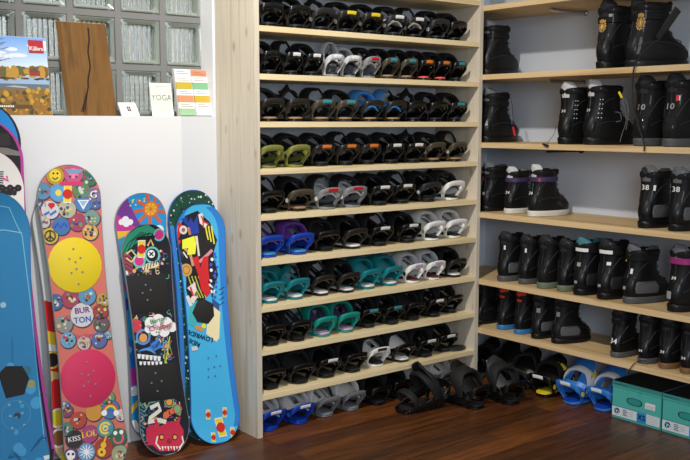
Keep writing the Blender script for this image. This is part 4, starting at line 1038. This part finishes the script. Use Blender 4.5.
# -- four boards at the left edge of the photograph
a = lean2(-11, 192, -.018, .285, dx=-.01, nose=.16, kick=.03).make('scuffed blue snowboard with black hexagon pad at the left frame edge', edge='edge_blue', base=(40,124,174))
for k in range(26):
    x, y = random.uniform(-30, 45), random.uniform(360, 470); a.disc(x, y, random.uniform(2, 6), (70,156,204), 2+k*.01, ry=None)
a.line([(-8,205),(8,208),(22,236),(30,300),(44,440)], .9, (120,190,214), 4)
a.line([(-20,232),(4,230),(22,233)], .8, (150,200,216), 4)
for x, y in ((9,405),(20,402),(10,416),(22,413),(12,428),(24,425)): a.disc(x, y, 1.4, (120,170,190), 5, n=10)
a.ring(16,415,15,.7,(80,150,190),5); a.disc(17,416,3.4,(60,60,60),5); a.disc(16,418,2,(46,136,188),6)
for k in range(7): a.line([(30+k*1.4,452-k*1.5),(38+k,440-k),(49,436+k*1.2)], .6, (24,84,130), 5+k*.02)
for k in range(4): a.line([(8,458),(12+k*3,450+k*2),(20,462)], .6, (24,84,130), 5+k*.02)
a.poly([(43,456),(52,454),(53,458),(44,460)], (220,222,220), 6); a.disc(31,384,4.2,(150,150,100),5); a.disc(27,370,4,(50,110,130),5)
a.line([(12,338),(12,362)], .8, (30,96,140), 5); a.disc(3,305,3,(150,190,210),5)
a.done()
a.pad(12, 381, 0, 'pad_black', 'hexagon_pad', pts=[(-2,374),(6,366),(22,366),(29,378),(24,394),(6,398)], thick=.004)
b_ = lean2(-17, 150, .016, .285, nose=.16).make('white snowboard with black dotted script behind the blue board', edge='edge_magenta', base=(226,222,214))
for k in range(7): b_.line([(-6,172+k*2),(3,172+k*2.2)], 1.1, (24,24,28), 4)
b_.line([(2,178),(8,181),(6,176)], 1.8, (220,50,130), 5)
for k in range(5): b_.disc(2+k*4, 188+(k%2)*2, 3.4, (34,26,28), 4); b_.disc(2+k*4, 188+(k%2)*2, 1.0, (90,70,70), 5, n=8); b_.disc(-2+k*4, 193, 2.6, (34,26,28), 4.2)
b_.done()
c_ = lean2(-19, 120, .048, .288, dx=.02, nose=.16).make('black and grey snowboard with magenta edge behind the white board', edge='edge_magenta', base=(24,22,24))
N_ = 60; V_ = []
for k in range(N_+1):
    v = c_.L*(.10+.9*k/N_)-.004; V_ += [(c_.hw(v), v), (max(0, c_.hw(v)-.012), v)]
c_.fl.raw(V_, [(2*k, 2*k+2, 2*k+3, 2*k+1) for k in range(N_)], (176,60,150), 4)
c_.poly([(-30,146),(6,148),(20,152),(20,156),(-30,152)], (120,116,110), 3); c_.poly([(-30,132),(8,134),(10,146),(-30,144)], (46,42,38), 2.5)
c_.done()
d_ = lean2(-21, 102, .078, .290, nose=.16).make('blue black-rimmed snowboard, rearmost of the stack at the left frame edge', edge='black_plastic', base=(26,28,32))
N_ = 60; V_ = []
for k in range(N_+1):
    v = .03+(d_.L-.06)*k/N_; w_ = max(.001, d_.hw(v)-.010); V_ += [(-w_, v), (w_, v)]
d_.fl.raw(V_, [(2*k, 2*k+1, 2*k+3, 2*k+2) for k in range(N_)], (30,130,206), 3)
d_.done()

# ------------------------------------------------------------------ things on the ledge
LZ = LEDGE+.0006
def leaner(x, y, z, ang):
    """frame of a sheet leaning back: local x right, y up along the sheet, z towards the viewer"""
    t = R(ang); return lambda a, b, l: Vector((x+a, y+b*math.sin(t)-l*math.cos(t), z+b*math.cos(t)+l*math.sin(t)))
def px_on(y, px, py): return at(px, py, 1, y)
# catalogue with a lake in autumn
y0 = D+.045; x1 = px_on(y0, 52.5, 113).x; ztop = px_on(y0+.03, 49.5, 38).z
H = (ztop-LZ)/math.cos(R(9)); w = .36; x0 = x1-w
cat = thing('catalogue', 'flooring catalogue with an autumn lake cover standing on the ledge', 'catalogue', (x0, y0, LZ), 0)
fr = leaner(0, 0, 0, 9); 
mb = MB(); v = [fr(a_, b__, l) for l in (-.008, 0) for a_, b__ in ((0, 0), (w, 0), (w, H), (0, H))]
mb.add(v, [(0,1,2,3),(4,5,6,7),(0,1,5,4),(1,2,6,5),(2,3,7,6),(3,0,4,7)]); mb.build('pages', 'white_plastic', cat, False)
fl = Flat(.0003)
for k in range(12):
    t = k/12; fl.rect(0, w, H*(.62+.38*t), H*(.62+.38*(t+1/12)), (int(206-96*t), int(222-60*t), 236), 1)
random.seed(2)
for k in range(16): fl.disc(random.uniform(0, w), H*random.uniform(.68, .95), random.uniform(.02, .05), (224,230,236), 1.2+k*.01, ry=.008)
fl.rect(0, w, H*.40, H*.50, (150,176,206), 2); fl.rect(0, w, H*.33, H*.40, (96,110,124), 2)
for k in range(60):
    x = random.uniform(0, w); q = random.uniform(.5, 1); fl.disc(x, H*(.51+.05*random.random()+.03*(x > .22)), random.uniform(.008, .02), random.choice([(150,110,40),(184,140,50),(90,96,50),(120,84,40)]), 3+k*.01, n=9, ry=random.uniform(.01, .03))
for k in range(40): fl.disc(random.uniform(0, w), H*(.46+.012*random.random()), .012, random.choice([(120,96,60),(90,80,60)]), 3.7, n=8, ry=.004)
fl.rect(0, w, 0, H*.335, (132,100,42), 2.2)
fl.rect(w*.78, w*.9, H*.505, H*.56, (150,50,40), 4); fl.poly([(w*.77, H*.56), (w*.91, H*.56), (w*.84, H*.61)], (90,70,60), 4)
for k in range(130):
    x = random.uniform(0, w); b__ = random.uniform(.0, .34)*(0.6+.5*(x/w)); fl.disc(min(w-.012, max(.012, x)), max(.012, H*b__), random.uniform(.006, .012), random.choice([(150,100,30),(178,130,40),(110,80,34),(70,64,34),(196,150,50)]), 4+k*.01, n=7)
fl.poly([(w*.5, H*.36), (w*.72, H*.345), (w*.76, H*.36), (w*.6, H*.38)], (170,170,170), 5)
fl.line([(w*.38, H*.5), (w*.40, H*.7), (w*.36, H*.95)], .006, (60,50,44), 5)
for k in range(14): fl.line([(w*.39, H*(.6+.025*k)), (w*(.39+random.uniform(-.2, .2)), H*(.68+.022*k))], .0018, (70,60,54), 5+k*.02)
fl.rect(w*.02, w*.78, H*.085, H*.135, (90,66,34), 7)
for k, (a_, b__) in enumerate(((.115, .62), (.092, .40))): 
    for q in range(int(b__*30)): fl.rect(w*(.15+q*.024), w*(.15+q*.024+.017), H*a_-.004, H*a_+.003, (236,232,222), 8)
sx0, sx1 = w*.795, w*.965; fl.rect(sx0, sx1, H*.80, H*.965, (176,30,44), 8); fl.text('Kährs', (sx0+sx1)/2, H*.855, .024, (240,236,236), 9, bold=.0008)
fl.build('printed_cover', lambda a_, b__, l: fr(a_, b__, l+.0002), cat, None, lambda a_, b__: (min(w-.001, max(.001, a_)), min(H-.001, max(.001, b__))))
# oak sample board with a crack
wood('oiled_oak', (106,72,30), (120,84,38), (90,60,24), 'Z', .9, rough=.4, knots=False); wood('oak_edge', (196,150,100), (206,164,116), (180,136,88), 'X', 1, knots=False)
tl, tr_, br_, bl = [px_on(D+.07, *q) for q in ((62,21), (107,24), (114,113), (69,113))]
yb, yt = D+.040, D+.088
P4 = [(bl.x, yb, LZ), (br_.x, yb, LZ), (tr_.x, yt, tr_.z), (tl.x, yt, tl.z)]
oak = thing('wood_sample', 'cracked brown oak sample board leaning on the glass blocks', 'wood sample', (bl.x, yb, LZ), 0)
o0 = Vector((bl.x, yb, LZ)); nb = Vector((-.002, .018, .003)); V4 = [Vector(q)-o0 for q in P4]+[Vector(q)-o0+nb-Vector((.012, 0, 0)) for q in P4]
mb = MB().add(V4, [(0,1,2,3),(7,6,5,4),(0,4,5,1),(1,5,6,2),(2,6,7,3),(3,7,4,0)]); ob = mb.build('board', 'oiled_oak', oak, False)
ob.data.materials.append(MATS['oak_edge'])
for fc in ob.data.polygons:
    if abs(fc.normal.y) < .6: fc.material_index = 1
def onoak(px, py):
    n = (V4[1]-V4[0]).cross(V4[3]-V4[0]).normalized(); d = ray(px, py); t = (o0-CAM).dot(n)/d.dot(n); return CAM+d*t-o0+n*(.0006 if n.y < 0 else -.0006)
mat('crack_black', (24,18,14), .9)
mb = MB()
for pts, rr in (([(88,28),(89,40),(88,52),(90,66),(88,80),(88,88),(85,100),(83,112)], .0034), ([(88,88),(86,104),(85,111)], .0018), ([(86,96),(83,106),(81,112)], .0016)):
    mb.tube(spline([onoak(*q) for q in pts], 4), rr, 5)
mb.build('crack', 'crack_black', oak)
# business cards, yoga card, flyer rack
plast('paper_white', (236,236,232), .7, 0); plast('paper_cream', (232,228,212), .7, 0); plast('clear_acrylic', (196,206,206), .15, 0)
y0 = D+.030
def sheet(name, label, catg, q0, q1, ptop, ang, m, th=.0015, yy=y0):
    a_, b__ = px_on(yy, *q0), px_on(yy, *q1); zt = px_on(yy+.02, *ptop).z
    r = thing(name, label, catg, (a_.x, yy, LZ), 0); w = b__.x-a_.x; Hh = (zt-LZ)/math.cos(R(ang)); fr = leaner(0, 0, 0, ang)
    v = [fr(p_, q_, l) for l in (-th, 0) for p_, q_ in ((0, 0), (w, 0), (w, Hh), (0, Hh))]
    MB().add(v, [(0,1,2,3),(4,5,6,7),(0,1,5,4),(1,2,6,5),(2,3,7,6),(3,0,4,7)]).build('card' if catg != 'flyer rack' else 'backing', m, r, False)
    return r, w, Hh, fr
r, w, Hh, fr = sheet('business_card_stack', 'small stack of white business cards with a dark square mark on the ledge', 'business cards', (122.5,114), (140,114), (130,102.5), 38, 'paper_white', .010)
fl = Flat(.0003)
for dx, dy in ((0, 0), (1, 0), (0, 1), (1, 1)): fl.rect(w*(.40+dx*.12), w*(.50+dx*.12), Hh*(.34+dy*.2), Hh*(.50+dy*.2), (70,40,60), 1)
fl.build('print', lambda a_, b__, l: fr(a_, b__, l+.0002), r)
r, w, Hh, fr = sheet('yoga_card', 'cream card lettered YOGA standing on the ledge', 'card', (152.5,115), (174,115), (160,83), 10, 'paper_cream')
fl = Flat(.0003); fl.text('YOGA', w*.5, Hh*.55, w*.36, (70,120,110), 2, sx=.92); fl.rect(w*.28, w*.76, Hh*.88, Hh*.895, (150,150,140), 2)
for k in range(3): fl.rect(w*.2, w*.8, Hh*(.15+.06*k), Hh*(.158+.06*k), (190,186,170), 2)
fl.build('print', lambda a_, b__, l: fr(a_, b__, l+.0002), r)
r, w, Hh, fr = sheet('flyer_rack', 'two-column rack of coloured flyers at the right end of the ledge', 'flyer rack', (178.5,116), (212,116), (190,69), 12, 'clear_acrylic', .014)
cols = [[(210,226,226),(206,130,96),(236,232,226),(236,236,232),(200,160,40),(236,236,230)], [(200,120,80),(236,232,226),(120,170,130),(236,236,236),(190,160,40),(236,230,230)]]
pal = [[(222,232,230),(238,236,230),(190,166,40),(238,236,232),(212,140,104),(238,236,232),(150,190,150)], [(212,130,92),(238,234,228),(120,176,132),(238,236,232),(196,168,44),(236,232,230),(226,232,236)]]
for c in range(2):
    for k in range(7):
        q0 = w*(.03+.49*c); q1 = q0+w*.45; b1 = Hh*(.985-.14*k); b0 = b1-Hh*.132
        s = MB(); v = [fr(p_, q_, l) for l in (.0008, .004+.001*k) for p_, q_ in ((q0, b0), (q1, b0), (q1, b1), (q0, b1))]
        s.add(v, [(0,1,2,3),(4,5,6,7),(0,1,5,4),(1,2,6,5),(2,3,7,6),(3,0,4,7)])
        nm = 'flyer_%d_%d_%d' % pal[c][k]; plast(nm, pal[c][k], .7, 0); fo = s.build('flyer', nm, r, False)
        fl = Flat(.0003)
        if k % 2 or k == 0:
            for t in range(2): fl.rect(q0+w*.05, q1-w*.05-(w*.1*t), b0+(b1-b0)*(.3+.3*t), b0+(b1-b0)*(.38+.3*t), (120,110,110), 1)
            fl.build('print', lambda a_, b__, l, k=k: fr(a_, b__, l+.0045+.001*k), fo)
fl = Flat(.0003)
for p_, q_ in ((0, .012), (.488, .50), (.985, 1.0)): fl.rect(w*p_, w*q_, 0, Hh*.98, (170,90,50), 1)
fl.build('edge_strip', lambda a_, b__, l: fr(a_, b__, l+.0006), r)

# ------------------------------------------------------------------ light
wd = bpy.data.worlds.new('world'); SC.world = wd; wd.use_nodes = True; nt = wd.node_tree; N = nt.nodes.new; L = nt.links.new
bg = nt.nodes['Background']; tc = N('ShaderNodeTexCoord'); sp = N('ShaderNodeSeparateXYZ'); L(tc.outputs['Generated'], sp.inputs[0])
cr = N('ShaderNodeValToRGB'); e_ = cr.color_ramp.elements; e_[0].position = .40; e_[0].color = (.36,.36,.32,1); e_[1].position = .56; e_[1].color = (.82,.92,1.08,1)
mr = N('ShaderNodeMapRange'); mr.inputs['From Min'].default_value = -1; L(sp.outputs['Z'], mr.inputs['Value'])
nz = N('ShaderNodeTexNoise'); nz.inputs['Scale'].default_value = 7; nz.inputs['Detail'].default_value = 4; L(tc.outputs['Generated'], nz.inputs['Vector'])
ad = N('ShaderNodeMath'); ad.operation = 'MULTIPLY_ADD'; ad.inputs[1].default_value = .35; L(nz.outputs['Fac'], ad.inputs[0])
sb = N('ShaderNodeMath'); sb.operation = 'SUBTRACT'; sb.inputs[1].default_value = .175; L(mr.outputs['Result'], sb.inputs[0]); L(sb.outputs[0], ad.inputs[2])
L(ad.outputs[0], cr.inputs['Fac']); L(cr.outputs['Color'], bg.inputs['Color']); bg.inputs['Strength'].default_value = .5
def lamp(name, kind, loc, energy, col, size=.1, look=None, spot=None, blend=.6):
    l = bpy.data.lights.new(name, kind); l.energy = energy; l.color = col
    if kind == 'AREA': l.size = size
    else: l.shadow_soft_size = size
    if spot: l.spot_size = R(spot); l.spot_blend = blend
    o = bpy.data.objects.new(name, l); link(o); o.location = loc
    if look is not None: o.rotation_euler = (Vector(look)-Vector(loc)).to_track_quat('-Z', 'Y').to_euler()
    return o
lamp('ceiling_lamp', 'SPOT', (-1.0, -1.25, 3.12), 262, (1, .94, .84), .05, (.6, .3, .7), 90, 1.0)
lamp('added_fill', 'AREA', (-2.6, -4.6, 1.9), 60, (.86, .93, 1), 1.3, (.8, .3, .9))  # bluish fill behind the camera, added to brighten the rack's recesses
vs = SC.view_settings; SC.display_settings.display_device = 'sRGB'
vs.view_transform = 'Standard'; vs.look = 'None'; vs.gamma = 1; vs.use_curve_mapping = False; vs.exposure = .25
